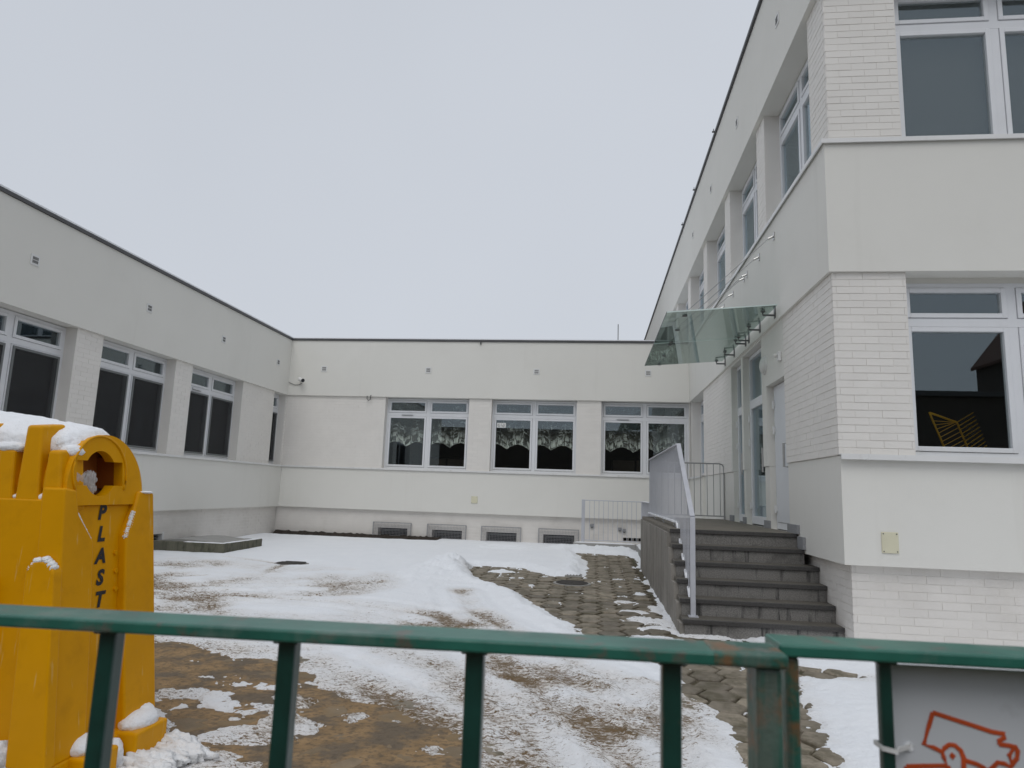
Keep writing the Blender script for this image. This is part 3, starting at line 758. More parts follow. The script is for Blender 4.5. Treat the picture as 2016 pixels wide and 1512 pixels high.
# side wall: stair-shaped, cast against upright boards
prof = []
y = ys[0] + .045; k = 0
bw = .145
sw = MB()
while y < YB:
    y1 = min(y + bw * random.uniform(.8, 1.2), YB)
    # split at step fronts
    cut = sorted({y, y1} | {q + .045 for q in ys if y < q + .045 < y1})
    off = random.uniform(-.004, .004)
    for a, b in zip(cut, cut[1:]):
        top = max(z for z, q in zip(zs, ys) if q + .045 <= a + 1e-6) - .05
        sw.box((XS0 - .03 + off, a, -.2), (XS0 + .12, b - .0015, top))
    y = y1
sw.build('side_wall', 'concrete', ST)
q = MB(); q.box((XS0 + .12, 8.9, -.2), (XS1 - .02, YB - .02, .9)); q.build('landing_core', 'concrete', ST)
for i in range(5):
    q = MB(); q.box((XS0 + .12, ys[i] + .1, -.2), (XR + .02 if zs[i] > .7 else XS1 - .02, ys[i + 1] + .024, zs[i] - .05)); q.build('step_core', 'concrete', ST)

# ---- stair railing
RL = thing('stair_railing', 'tall pale grey bar railing along the stairs and landing edge', 'railing', (1.08, 10, 0))
XA = 1.08
pt, pb = (7.66, 1.19), (7.68, .155)
top = [(XA, 13.3, 2.07), (XA, 8.86, 2.06), (XA, pt[0], pt[1])]
q = MB().tube(top[:2], 0, flat=(.026, .008)); q.build('top_rail', 'rail', RL)
q = MB().tube([top[1], (XA, pt[0] + .015, pt[1] + .006)], 0, flat=(.026, .010)); q.build('sloping_rail', 'rail', RL)
q = MB(); q.box((XA - .026, pt[0] - .02, .16), (XA + .026, pt[0] + .02, pt[1])); q.build('end_post', 'rail', RL, bevel=.006)
q = MB(); q.box((XA - .05, pt[0] - .05, .157), (XA + .05, pt[0] + .05, .168)); q.build('foot_plate', 'rail', RL)
bot = [(XA, 13.3, 1.075), (XA, 9.02, 1.075), (XA, pt[0] + .12, .26)]
q = MB().tube(bot[:2], 0, flat=(.02, .006)); q.build('bottom_rail', 'rail', RL)
q = MB().tube(bot[1:], 0, flat=(.02, .006)); q.build('sloping_bottom_rail', 'rail', RL)
def zline(P, y):
    for a, b in zip(P, P[1:]):
        if min(a[1], b[1]) <= y <= max(a[1], b[1]): return a[2] + (b[2] - a[2]) * (y - a[1]) / (b[1] - a[1])
y = 13.24
while y > pt[0] + .1:
    za = zline(bot, y); zb = zline(top, y)
    if za and zb:
        q = MB(); q.box((XA - .0045, y - .0045, za), (XA + .0045, y + .0045, zb - .006)); q.build('baluster', 'rail', RL)
    y -= .112
for y in (9.2, 10.6, 12.0, 13.2):
    q = MB(); q.tube([(XA, y, 1.013), (XA - .02, y, 1.045), (XA, y, 1.072)], .008, 6); q.build('rail_foot', 'rail', RL)
for a, b, w in (((XA, 13.3, 1.083), (XA, 9.05, 1.083), .024), ((XA - .003, 9.0, 1.075), (XA - .003, pt[0] + .14, .275), .014)):
    q = MB(); n = 26
    pts = [Vector(a).lerp(Vector(b), k / n) + Vector((0, 0, random.uniform(-.004, .005))) for k in range(n + 1)]
    q.tube(pts, 0, flat=(w, .010)); q.build('rail_snow', 'snow', RL)

# ---- railing across the far end of the landing
t = thing('landing_railing', 'thin grey railing with rounded corner across the far end of the landing', 'railing', (1.8, 13.2, 1.0))
yr = 13.22
q = MB().tube([(XA + .03, yr, 2.035), (2.36, yr, 2.035), (2.41, yr, 2.022), (2.435, yr, 1.98), (2.44, yr, 1.9), (2.44, yr, 1.012)], .013, 8); q.build('top_tube', 'thinrail', t)
q = MB().tube([(XA + .03, yr, 1.07), (2.44, yr, 1.07)], .010, 8); q.build('bottom_tube', 'thinrail', t)
for k in range(11):
    x = 1.19 + k * .118
    if x < 2.42: MB().tube([(x, yr, 1.07), (x, yr, 2.03)], .0065, 6).build('baluster', 'thinrail', t)

# ---- kerb and railing round the basement steps
K = thing('basement_kerb', 'snow-topped grey concrete kerb around the basement steps by the back wall', 'kerb', (.4, 16.6, 0))
q = MB(); q.box((-.42, 16.62, -.1), (1.26, 16.80, .25)); q.build('kerb_stone', 'kerb', K, bevel=.008)
q = MB(); q.box((1.04, 13.95, -.1), (1.26, 16.615, .25)); q.build('kerb_stone', 'kerb', K, bevel=.008)
def snow_strip(x0, x1, y0, y1, z, h, name, par, m='snow', n=14):
    nx = max(3, int((x1 - x0) / max(x1 - x0, y1 - y0) * n) + 2); ny = max(3, int((y1 - y0) / max(x1 - x0, y1 - y0) * n) + 2)
    b = MB()
    for j in range(ny + 1):
        for i in range(nx + 1):
            e = min(i, nx - i, j, ny - j)
            hh = 0 if e == 0 else h * (.75 if e == 1 else 1) * random.uniform(.75, 1.2)
            ex = random.uniform(-.006, .006) if e == 0 else 0
            b.v.append((x0 + (x1 - x0) * i / nx + ex, y0 + (y1 - y0) * j / ny + ex, z + hh - .001))
    for j in range(ny):
        for i in range(nx): k = j * (nx + 1) + i; b.f.append((k, k + 1, k + nx + 2, k + nx + 1))
    o = b.build(name, m, par, smooth=True); return o
snow_strip(-.40, 1.03, 16.63, 16.79, .25, .03, 'kerb_snow', K)
snow_strip(1.05, 1.25, 13.97, 16.79, .25, .03, 'kerb_snow', K)
WR = thing('basement_railing', 'low white-grey bar railing standing on the kerb around the basement steps', 'railing', (.4, 16.72, .25))
q = MB(); q.box((-.235, 16.68, .25), (-.155, 16.76, 1.26)); q.build('corner_post', 'rail', WR, bevel=.006)
q = MB(); q.box((1.17, 16.68, .25), (1.23, 16.76, 1.26)); q.build('corner_post', 'rail', WR, bevel=.006)
q = MB().tube([(-.155, 16.72, 1.245), (1.17, 16.72, 1.245)], .011, 8); q.build('top_tube', 'rail', WR)
q = MB().tube([(-.155, 16.72, .31), (1.17, 16.72, .31)], .009, 8); q.build('bottom_tube', 'rail', WR)
for k in range(11):
    x = -.155 + (k + 1) * 1.325 / 12; MB().tube([(x, 16.72, .31), (x, 16.72, 1.245)], .0065, 6).build('baluster', 'rail', WR)
q = MB().tube([(1.20, 16.68, 1.25), (1.20, 13.5, 1.25)], 0, flat=(.024, .008)); q.build('side_rail', 'rail', WR)
q = MB().tube([(1.20, 16.68, .31), (1.20, 13.5, .31)], 0, flat=(.014, .006)); q.build('side_bottom_rail', 'rail', WR)
for k in range(26):
    y = 16.56 - k * .118; q = MB(); q.box((1.196, y - .004, .31), (1.204, y + .004, 1.243)); q.build('baluster', 'rail', WR)
snow_strip(1.18, 1.225, 13.5, 16.68, 1.2575, .012, 'rail_snow', WR)

# ---- concrete light-well rim by the left wing
t = thing('light_well', 'low mossy concrete light well box against the left wing', 'light well', (-7.5, 13, 0))
q = MB(); q.box((-8.27, 12.30, -.1), (-6.76, 12.44, .25)); q.build('front_slab', 'moss_concrete', t, bevel=.01)
q = MB(); q.box((-6.90, 12.445, -.1), (-6.76, 13.80, .25)); q.build('side_slab', 'moss_concrete', t, bevel=.01)
q = MB(); q.box((-8.27, 13.66, -.1), (-6.905, 13.80, .24)); q.build('rear_slab', 'moss_concrete', t, bevel=.01)
q = MB(); pts = [(-8.27 + .15 * k, 12.46, .235 + .055 * math.sin(math.pi * k / 9) * (1 if k < 6 else .8)) for k in range(10)]
q.poly([(-8.27, 12.46, .05)] + pts + [(-6.92, 12.46, .05)], (0, 1.19, 0)); q.build('cover_sheet', 'kerb', t)
snow_strip(-7.6, -6.78, 12.31, 12.43, .25, .012, 'snow_dust', t)
snow_strip(-6.89, -6.77, 12.45, 13.78, .25, .012, 'snow_dust', t)

# ---- lace curtains in the back windows
def curtain(u0, u1, label, seed):
    rnd = random.Random(seed); b = MB(); uvs = []
    nx, nz = 150, 14; zt = 3.72
    for i in range(nx + 1):
        u = u0 + (u1 - u0) * i / nx
        ph = (u * 1.55 + seed * .37)
        hem = 2.47 + .13 * abs(math.sin(math.pi * ph * 1.1)) + .010 * abs(math.sin(u * 28 + seed))
        for j in range(nz + 1):
            z = hem + (zt - hem) * j / nz
            dd = -.37 + (.022 * math.sin(u * 34 + .5 * math.sin(z * 4)) + .02 * math.sin(u * 71 + seed)) * (1.1 - .5 * j / nz)
            b.v.append(FB.p(u, dd, z)); uvs.append((u + .03 * math.sin(u * 34), z - hem))
    for i in range(nx):
        for j in range(nz): k = i * (nz + 1) + j; b.f.append((k, k + nz + 1, k + nz + 2, k + 1))
    o = b.build('lace_curtain', 'lace', smooth=True)
    uv = o.data.uv_layers.new(name='UVMap')
    for lp in o.data.loops: uv.data[lp.index].uv = uvs[lp.vertex_index]
    tag(o, label, 'curtain', 'lace curtains in the back windows')
curtain(-5.40, -3.28, 'white scalloped lace curtain in the back wing window farthest from the entrance', 1)
curtain(-2.55, -.48, 'white scalloped lace curtain in the middle back wing window behind the paper notice', 2)
curtain(.27, 2.35, 'white scalloped lace curtain in the back wing window beside the stair railing', 3)
# things that stand in the dark rooms behind them
for x, y, w, h, lab in ((-4.2, 19.6, 1.5, 1.25, 'dark wooden cabinet inside the back wing window farthest from the entrance'), (-1.6, 19.9, 1.7, 1.05, 'dark wooden cabinet inside the middle back wing window'), (1.2, 19.5, 1.3, 1.35, 'dark wooden cabinet inside the back wing window by the railing')):
    t = thing('cabinet', lab, 'cabinet', (x, y, 1.05), 'cabinets in the back rooms')
    q = MB(); q.box((x - w / 2, y, 1.05), (x + w / 2, y + .45, 1.05 + h)); q.build('cabinet_body', 'room_dark', t, bevel=.01)
    for s in (0, 1):
        q = MB(); q.box((x - w / 2 + .03 + s * w / 2, y - .02, 1.12), (x - .03 + s * w / 2, y - .001, 1.0 + h)); q.build('cabinet_door', 'cabdoor', t)
# paper notice on the middle window with two round marks
t = thing('paper_notice', 'small white paper with two round symbols on the middle back window', 'notice', (-2.38, D + .26, 3.0))
q = MB(); FB.box(q, -2.50, -2.265, -.2715, -.2690, 3.03, 3.155); q.build('paper_sheet', 'paper', t)
for cx, s in ((-2.445, 0), (-2.33, 1)):
    pts = [FB.p(cx + .03 * math.cos(a), -.267, 3.088 + .036 * math.sin(a)) for a in (s * 2.0 + .9 + 5.2 * k / 20 for k in range(21))]
    MB().tube(pts, .0052, 5).build('round_symbol', 'gasket', t)
    MB().tube([FB.p(cx - .012, -.267, 3.095), FB.p(cx + .012, -.267, 3.078)], .0052, 5).build('symbol_bar', 'gasket', t)
q = MB(); FB.box(q, -2.39, -2.383, -.2685, -.2665, 3.05, 3.14); q.build('symbol_bar', 'gasket', t)

# ---- yellow slatted rack behind the end window
t = thing('metal_rack', 'yellow slatted metal rack seen through the lower window of the end wall', 'rack', (4.2, 8.3, 1.9))
A = Vector((3.72, 8.05, 2.42)); u1 = Vector((.34, .12, -.09)); dn = Vector((.75, .54, -1.39))
for s in (0, 1): MB().tube([A + u1 * s, A + u1 * s + dn], .012, 6).build('side_rail', 'yellowmetal', t)
MB().tube([A, A + u1], .012, 6).build('cross_bar', 'yellowmetal', t)
sd = Vector((.36, .35, .16))
for k in range(34): MB().tube([A + u1 + dn * (k / 34), A + u1 + dn * (k / 34) + sd], .0055, 6).build('slat', 'yellowmetal', t)
for k in range(1, 30): MB().tube([A + dn * (k / 31 + .03), A + dn * max(k / 31 - .12, 0) + u1 * .98], .004, 6).build('slat', 'yellowmetal', t)

# ================================================================== YARD
# exposed paving (A: path to the stairs and gate, B: sandy patch by the bin), in metres on the ground
PA = [(-.318, 15.75), (1.0, 15.56), (1.0, 14.2), (.93, 12), (.92, 7.52), (1.6, 7.52), (1.85, 6.95), (1.78, 6.5), (2.34, 6.25), (2.9, 6.1), (2.9, 5.95), (2.3, 6.1), (1.66, 6.08), (1.474, 5.2), (1.36, 4.46), (1.39, 4.1), (1.45, 2.5), (.95, 2.5), (.882, 4.06), (.873, 4.466), (.827, 4.714), (.766, 5.276), (.72, 5.9), (.35, 6.55), (-.1, 7.18), (-.321, 8.06), (-.642, 8.855), (-1.171, 10.05), (-1.6, 10.44), (-2.078, 11.56), (-2.113, 12.5), (-1.2, 12.56), (-.602, 11.6), (-.104, 11.67), (-.077, 13.68)]
PB = [(-3.9, 5.67), (-3.473, 5.68), (-2.889, 5.34), (-2.392, 5.30), (-1.942, 4.78), (-1.382, 4.41), (-.956, 4.13), (-.682, 3.8), (-.55, 3.4), (-.4, 2.6), (-1.9, 2.6), (-2.02, 3.37), (-2.3, 4.0), (-2.8, 4.5), (-3.9, 4.9)]
SPOTS = [(.62, 8.25, .16, .07), (.78, 7.75, .20, .08), (.72, 7.2, .22, .10), (.55, 8.75, .13, .05), (.86, 6.95, .16, .08), (.45, 9.4, .09, .05), (.8, 9.0, .08, .1), (-.3, 11.95, .16, .12), (-1.5, 11.9, .16, .1), (.7, 10.2, .08, .08),
         (-2.0, 3.45, .30, .14), (-1.95, 3.9, .14, .07)]
TRK = [([(.243, 3.84), (-.025, 4.52), (-.448, 5.35), (-.889, 6.24), (-1.609, 7.65), (-2.76, 8.14), (-4.1, 8.27), (-5.18, 8.1), (-7.5, 7.6)], .22, 1.0),
       ([(-.4, 3.7), (-.755, 4.175), (-1.354, 4.74), (-2.25, 5.5), (-3.16, 5.81), (-5.5, 5.9)], .30, 1.0),
       ([(.45, 3.4), (.518, 3.98), (.401, 4.82), (.159, 5.65), (-.263, 6.2), (-1.37, 8.23), (-1.75, 9.5)], .20, .9),
       ([(-4.09, 9.76), (-4.08, 8.5), (-4.73, 9.2), (-5.15, 11.4), (-6.5, 11.9)], .13, .8),
       ([(-3.0, 9.9), (-3.6, 9.3), (-4.6, 8.9), (-6.5, 8.6)], .16, .9),
       ([(-1.4, 7.0), (-2.4, 7.0), (-4.0, 7.1), (-6.0, 6.9)], .35, 1.0),
       ([(-.2, 3.2), (-.5, 4.4), (-1.2, 5.6), (-2.2, 6.4), (-4.0, 6.5)], .35, .8), ([(-5.6, 9.7), (-6.4, 9.2), (-7.2, 8.7)], .10, .9)]
def sdist(px, py, poly):
    inside = np.zeros(px.shape, bool); dm = np.full(px.shape, 1e9)
    n = len(poly)
    for i in range(n):
        (ax, ay), (bx, by) = poly[i], poly[(i + 1) % n]
        if ay != by:
            c = ((ay > py) != (by > py)) & (px < (bx - ax) * (py - ay) / (by - ay) + ax); inside ^= c
        dx, dy = bx - ax, by - ay
        t = np.clip(((px - ax) * dx + (py - ay) * dy) / (dx * dx + dy * dy + 1e-12), 0, 1)
        dm = np.minimum(dm, np.hypot(px - ax - t * dx, py - ay - t * dy))
    return np.where(inside, -dm, dm)
def ldist(px, py, line):
    dm = np.full(px.shape, 1e9)
    for (ax, ay), (bx, by) in zip(line, line[1:]):
        dx, dy = bx - ax, by - ay
        t = np.clip(((px - ax) * dx + (py - ay) * dy) / (dx * dx + dy * dy), 0, 1)
        dm = np.minimum(dm, np.hypot(px - ax - t * dx, py - ay - t * dy))
    return dm
def snow_fields(X, Y):
    """coverage (positive under snow), grit amount, thickness"""
    e = (fbm(X * 2.6, Y * 2.6, 6, 3, .62) - .5)
    sa = sdist(X, Y, PA) + e * .30; sb = sdist(X, Y, PB) + (fbm(X * 1.7 + 9, Y * 1.7, 6, 13, .64) - .5) * .5 - .16
    cov = np.minimum(sa, sb)
    wt_ = np.clip((-1.25 - X) / .6, 0, 1) * np.clip((5.2 - Y) / .7, 0, 1)
    pt_ = fbm(X * 3.6 + 3, Y * 4.6, 6, 71, .68) - .74 + .19 * wt_
    cov = np.where(sb < 0, np.maximum(cov, pt_ * .8), cov)
    pa_ = (fbm(X * 4.2 + 31, Y * 4.2, 6, 77, .66) - .74)
    cov = np.where(sa < 0, np.maximum(cov, pa_ * .5), cov)
    for sx, sy, rx, ry in SPOTS:
        dd = 1 - np.sqrt(((X - sx) / rx) ** 2 + ((Y - sy) / (ry * 1.6)) ** 2)
        cov = np.maximum(cov, dd * min(rx, ry) + e * .22)
    # bare rim under the bin, along the walls and where covers have melted through
    for mx, my, ra, rb in ((-5.12, 11.6, .30, .20), (-2.05, 15.95, .30, .18), (-.28, 10.9, .30, .20)):
        cov = np.minimum(cov, (np.sqrt(((X - mx) / ra) ** 2 + ((Y - my) / rb) ** 2) - 1) * .25 + e * .12)
    soil = np.where(X < -3.8, D + .05 - Y - .16 - .2 * fbm(X * 1.3, X * 0 + 3, 3, 9), 9.)
    cov = np.minimum(cov, soil)
    g = np.zeros(X.shape)
    for line, w, a in TRK: g = np.maximum(g, a * np.exp(-(ldist(X, Y, line) / w) ** 2))
    g = np.maximum(g, .75 * np.exp(-np.clip(sb, 0, 9) / .35))
    g = np.maximum(g, .45 * np.exp(-np.clip(sa, 0, 9) / .18))
    for sx, sy, r0, a in ((-.55, 5.42, .22, 1.3), (-.05, 4.75, .2, 1.2), (.15, 4.45, .16, 1.2), (-1.3, 7.35, .4, 1.0), (-3.6, 8.6, .5, .9)):
        g = np.maximum(g, a * np.exp(-(np.hypot(X - sx, (Y - sy) * 1.2) / r0) ** 2))
    broad = fbm(X * .9 + 5, Y * .9, 4, 21)
    zone = np.maximum(1 / (1 + np.exp(-(8.9 - Y + (X + 3) * -.35) / .45)), 0.85 / (1 + np.exp(-(10.8 - Y + (X + 3) * -.25) / .3)) * (1 / (1 + np.exp((X + 2.7) / .25))))
    zone = zone * np.where(Y > 5.6, 1 / (1 + np.exp((X - (.15 - (Y - 5.6) * .62)) / .12)), 1.0)
    zone = zone * (1 / (1 + np.exp((X - .85) / .1)))
    g = np.maximum(g, zone * np.clip((fbm(X * 1.6, Y * 1.6, 4, 61) - .14) * 1.9, 0, .95))
    g = g * np.clip((broad - .20) * 2.6, .55, 1.15)
    g = np.maximum(g, .16 * np.clip((broad - .5) * 4, 0, 1) * (Y < 12))
    return cov, g

def axis(segs):
    out = []
    for a, b, s in segs: out += list(np.arange(a, b, s))
    return np.array(out + [segs[-1][1]])
xs = axis([(-8.38, -5, .032), (-5, -3, .024), (-3, 2.0, .0125), (2.0, 9.5, .06)])
yv = [1.2]
while yv[-1] < D + .11: yv.append(yv[-1] * 1.0042)
yv = np.array(yv)
GX, GY = np.meshgrid(xs, yv)
cov, grit = snow_fields(GX, GY)
n1 = fbm(GX * 6, GY * 6, 4, 31); n2 = fbm(GX * 26, GY * 26, 3, 41); n3 = fbm(GX * 1.1, GY * 1.1, 3, 51)
thick = .034 * np.clip(cov / .30, 0, 1) ** .85 * (.7 + .6 * n3) + .012 * (n1 - .5) * np.clip(cov / .1, 0, 1) + .003
thick = thick * (1 - .78 * np.clip(grit, 0, 1)) + .030 * (n2 - .5) * np.clip(grit + .10, 0, 1)
thick -= .012 * np.clip(grit, 0, 1.3) * (n1 > .56)
for line, w, a_ in TRK[:3] + TRK[4:5]:
    ld_ = ldist(GX, GY, line)
    for off_ in (.0, .34):
        rr0 = (ld_ - off_) / .075
        thick += (-.014 * np.exp(-rr0 ** 2) + .007 * np.exp(-(np.abs(rr0) - 1.6) ** 2 / .3)) * np.clip(cov / .2, 0, 1) * (.5 + n1)
# ridges pushed up by the plough and the shovelled heap
heap = (.15 * np.exp(-((((GX + 2.40) / .38) ** 2 + ((GY - 11.7) / .55) ** 2) ** 1.4)) + .11 * np.exp(-(((GX + 2.5) / .6) ** 2 + ((GY - 11.0) / .9) ** 2))) * (.6 + .8 * n1) + .02 * (n2 - .5) * np.exp(-(((GX + 2.5) / .7) ** 2 + ((GY - 11.2) / 1.0) ** 2))
rid = .05 * np.exp(-((cov - .22) / .12) ** 2) * np.clip((GY - 6.8) / 1.5, 0, 1) * (GX > -2.5)
bank = .09 * np.exp(-((GY - 16.25 - .2 * n3) / .28) ** 2) * np.clip((GX + 1.2) / .5, 0, 1) * np.clip((1.05 - GX) / .2, 0, 1) * (.6 + .8 * n1)
base = gz(GY)
zz = base + np.where(cov > 0, np.maximum(thick, -.004) + heap + (rid + bank) * np.clip(cov / .1, 0, 1), np.maximum(-.035, cov * .5))
idx = np.arange(GX.size).reshape(GX.shape)
quads = np.stack([idx[:-1, :-1], idx[:-1, 1:], idx[1:, 1:], idx[1:, :-1]], -1).reshape(-1, 4)
keep = (cov > -.07).reshape(-1)[quads].any(1)
quads = quads[keep]
used = np.unique(quads); remap = np.full(GX.size, -1); remap[used] = np.arange(len(used)); quads = remap[quads]
co = np.stack([GX, GY, zz], -1).reshape(-1, 3)[used]
me = bpy.data.meshes.new('snow_cover')
me.vertices.add(len(co)); me.vertices.foreach_set('co', co.astype(np.float32).ravel())
me.loops.add(quads.size); me.loops.foreach_set('vertex_index', quads.astype(np.int32).ravel())
me.polygons.add(len(quads)); me.polygons.foreach_set('loop_start', np.arange(0, quads.size, 4, dtype=np.int32))
me.update(calc_edges=True)
at = me.attributes.new('grit', 'FLOAT', 'POINT'); at.data.foreach_set('value', grit.reshape(-1)[used].astype(np.float32))
me.shade_smooth()

def snow_ground_mat():
    m = bpy.data.materials.new('trodden snow')
    m.use_nodes = True
    n, l = m.node_tree.nodes, m.node_tree.links
    b = n['Principled BSDF']; b.inputs['Roughness'].default_value = .75; b.inputs['Specular IOR Level'].default_value = .2
    gm = n.new('ShaderNodeNewGeometry'); at = n.new('ShaderNodeAttribute'); at.attribute_name = 'grit'
    def noise(s, det, rg=.6, sc=None):
        t = n.new('ShaderNodeTexNoise'); t.inputs['Scale'].default_value = s; t.inputs['Detail'].default_value = det; t.inputs['Roughness'].default_value = rg; t.inputs['Distortion'].default_value = .6 if sc else 0.
        v = gm.outputs['Position']
        if sc:
            mp = n.new('ShaderNodeMapping'); mp.inputs['Scale'].default_value = sc; mp.inputs['Rotation'].default_value = (0, 0, R(-35)); l.new(v, mp.inputs[0]); v = mp.outputs[0]
        l.new(v, t.inputs['Vector']); return t.outputs['Fac']
    def mth(op, a, c):
        x = n.new('ShaderNodeMath'); x.operation = op
        for i, q in enumerate((a, c)):
            if isinstance(q, (int, float)): x.inputs[i].default_value = q
            else: l.new(q, x.inputs[i])
        return x.outputs[0]
    def mr(v, a, c, lo=0., hi=1.):
        x = n.new('ShaderNodeMapRange'); x.inputs[1].default_value = a; x.inputs[2].default_value = c; x.inputs[3].default_value = lo; x.inputs[4].default_value = hi
        l.new(v, x.inputs[0]); return x.outputs[0]
    def mix(f, A, B):
        x = n.new('ShaderNodeMix'); x.data_type = 'RGBA'; l.new(f, x.inputs['Factor'])
        for k, v in (('A', A), ('B', B)):
            if isinstance(v, tuple): x.inputs[k].default_value = (*v, 1)
            else: l.new(v, x.inputs[k])
        return x.outputs['Result']
    g = at.outputs['Fac']
    clean = mix(noise(2.2, 4), (.80, .825, .86), (.88, .895, .92))
    soft = mix(mr(mth('MULTIPLY', g, noise(3.5, 4)), .10, .60, 0, .42), clean, (.62, .51, .38))
    th = mth('SUBTRACT', .65, mth('MULTIPLY', g, .19))
    sp = mth('ADD', mth('MULTIPLY', noise(17, 7, .78, (1.0, 2.6, 1.0)), .62), mth('MULTIPLY', noise(61, 4, .7, (1.0, 1.7, 1.0)), .38))
    f = mr(mth('SUBTRACT', sp, th), 0., .05)
    sp2 = noise(9, 6, .70, (1.0, 1.8, 1.0))
    f = mth('MAXIMUM', f, mth('MULTIPLY', mr(mth('SUBTRACT', sp2, mth('SUBTRACT', .77, mth('MULTIPLY', g, .26))), 0., .10), .75))
    gcol = mix(noise(13, 3), (.20, .115, .045), (.15, .125, .085))
    c = mix(mth('MULTIPLY', f, mr(g, .02, .35)), soft, gcol)
    l.new(c, b.inputs['Base Color'])
    bp = n.new('ShaderNodeBump'); bp.inputs['Strength'].default_value = .85; bp.inputs['Distance'].default_value = .016
    l.new(mth('ADD', mth('MULTIPLY', noise(30, 6, .65), mr(g, 0., .6, .5, 1.6)), mth('MULTIPLY', noise(9, 3), 1.2)), bp.inputs['Height']); l.new(bp.outputs[0], b.inputs['Normal'])
    return m
me.materials.append(snow_ground_mat())
snow = bpy.data.objects.new('snow_cover', me); COL.objects.link(snow)
snow['kind'] = 'stuff'; snow['label'] = 'trodden thin snow with gritty wheel tracks over the yard paving'; snow['category'] = 'snow'

# ground under it, reaching the horizon
gxs = [-400, -60, -8.6, 2.9, 60, 400]; gys = [-400, -60, 0, 8.0, 17.6, 60, 400]
b = MB()
for yy in gys:
    for xx in gxs: b.v.append((xx, yy, float(gz(yy)) - .022))
for j in range(len(gys) - 1):
    for i in range(len(gxs) - 1): k = j * len(gxs) + i; b.f.append((k, k + 1, k + len(gxs) + 1, k + len(gxs)))
kind(b.build('ground', 'ground'), 'structure')

# hexagonal concrete pavers where the snow has been cleared
pv = thing('paving', 'hexagonal concrete paving', 'paving', (0, 8, 0)); del pv['label']; del pv['category']; pv['kind'] = 'structure'
a = .155
def hex_mesh(name, m, seed):
    rd = random.Random(seed); hb = MB(); rings = []
    jt = [(rd.uniform(.90, 1.0), rd.uniform(-4, 4)) for _ in range(6)]
    for cut, z in ((.007, -.06), (.008, -.010), (.014, -.002), (.030, .0)):
        rings.append(list(range(len(hb.v), len(hb.v) + 6)))
        hb.v += [((a * jt[k][0] - cut) * math.cos(R(60 * k + jt[k][1])), (a * jt[k][0] - cut) * math.sin(R(60 * k + jt[k][1])), z + rd.uniform(-.001, .001)) for k in range(6)]
    for A_, B_ in zip(rings, rings[1:]): hb.f += [(A_[j], A_[(j + 1) % 6], B_[(j + 1) % 6], B_[j]) for j in range(6)]
    hb.f.append(tuple(rings[-1]))
    e = bpy.data.meshes.new(name); e.from_pydata(hb.v, [], hb.f); e.materials.append(M[m]); return e
hexm = [[hex_mesh('paver', 'paver', k) for k in range(6)], [hex_mesh('paver', 'sandpaver', 20 + k) for k in range(6)]]
cand = []
for i in range(-40, 30):
    for j in range(-5, 70):
        x = i * 1.5 * a; y = 2.4 + (j + (i % 2) * .5) * math.sqrt(3) * a
        cand.append((x, y))
cand = np.array(cand)
cc, _ = snow_fields(cand[:, 0], cand[:, 1])
sb_ = sdist(cand[:, 0], cand[:, 1], PB)
okc = (cc < .16) & (cand[:, 1] < 16.4) & (cand[:, 1] > 2.55) & (cand[:, 0] < 2.5) & ~((cand[:, 0] > .80) & (cand[:, 1] > 7.35))
sel = [(cand[i, 0], cand[i, 1], sb_[i] < .3) for i in np.where(okc)[0]]
sel.sort(key=lambda q: q[1])
rest = {0: MB(), 1: MB()}
for k, (x, y, sandy) in enumerate(sel):
    z = float(gz(y)) + random.uniform(-.007, .005) - (.012 if sandy else .002)
    if k < 298:
        o = bpy.data.objects.new('paver', hexm[1 if sandy else 0][k % 6]); COL.objects.link(o)
        o.location = (x + random.uniform(-.006, .006), y + random.uniform(-.006, .006), z); o.rotation_euler = (random.uniform(-.016, .016), random.uniform(-.016, .016), random.randrange(6) * R(60) + random.uniform(-.05, .05))
        o.parent = pv; o.matrix_parent_inverse = Matrix.Translation(-ORIGIN[pv.name])
    else:
        mb = rest[1 if sandy else 0]; i0 = len(mb.v); src = hexm[0][k % 6]
        mb.v += [(v.co.x + x, v.co.y + y, v.co.z + z) for v in src.vertices]; mb.f += [tuple(i0 + q for q in p.vertices) for p in src.polygons]
for q, m in ((0, 'paver'), (1, 'sandpaver')):
    if rest[q].v: kind(rest[q].build('far_pavers', m, pv, fix=False), 'stuff')

# sand and mud trodden over the pavers by the bin
sx_ = np.arange(-4.0, -.2, .03); sy_ = np.arange(2.5, 6.0, .03)
SX, SY = np.meshgrid(sx_, sy_); sd_ = sdist(SX, SY, PB)
SZ = -.004 + .030 * (fbm(SX * 2.3 + 7, SY * 2.3, 5, 91, .6) - .53) - np.clip(sd_, 0, 1) * .04
b = MB(); b.v = [tuple(q) for q in np.stack([SX, SY, SZ], -1).reshape(-1, 3)]; nx_ = len(sx_)
b.f = [(j * nx_ + i, j * nx_ + i + 1, (j + 1) * nx_ + i + 1, (j + 1) * nx_ + i) for j in range(len(sy_) - 1) for i in range(nx_ - 1) if sd_[j, i] < .45]
o = b.build('sand_cover', 'sand', fix=False, smooth=True); o['kind'] = 'stuff'; o['label'] = 'brown sand and mud spread over the paving by the yellow bin'; o['category'] = 'sand'

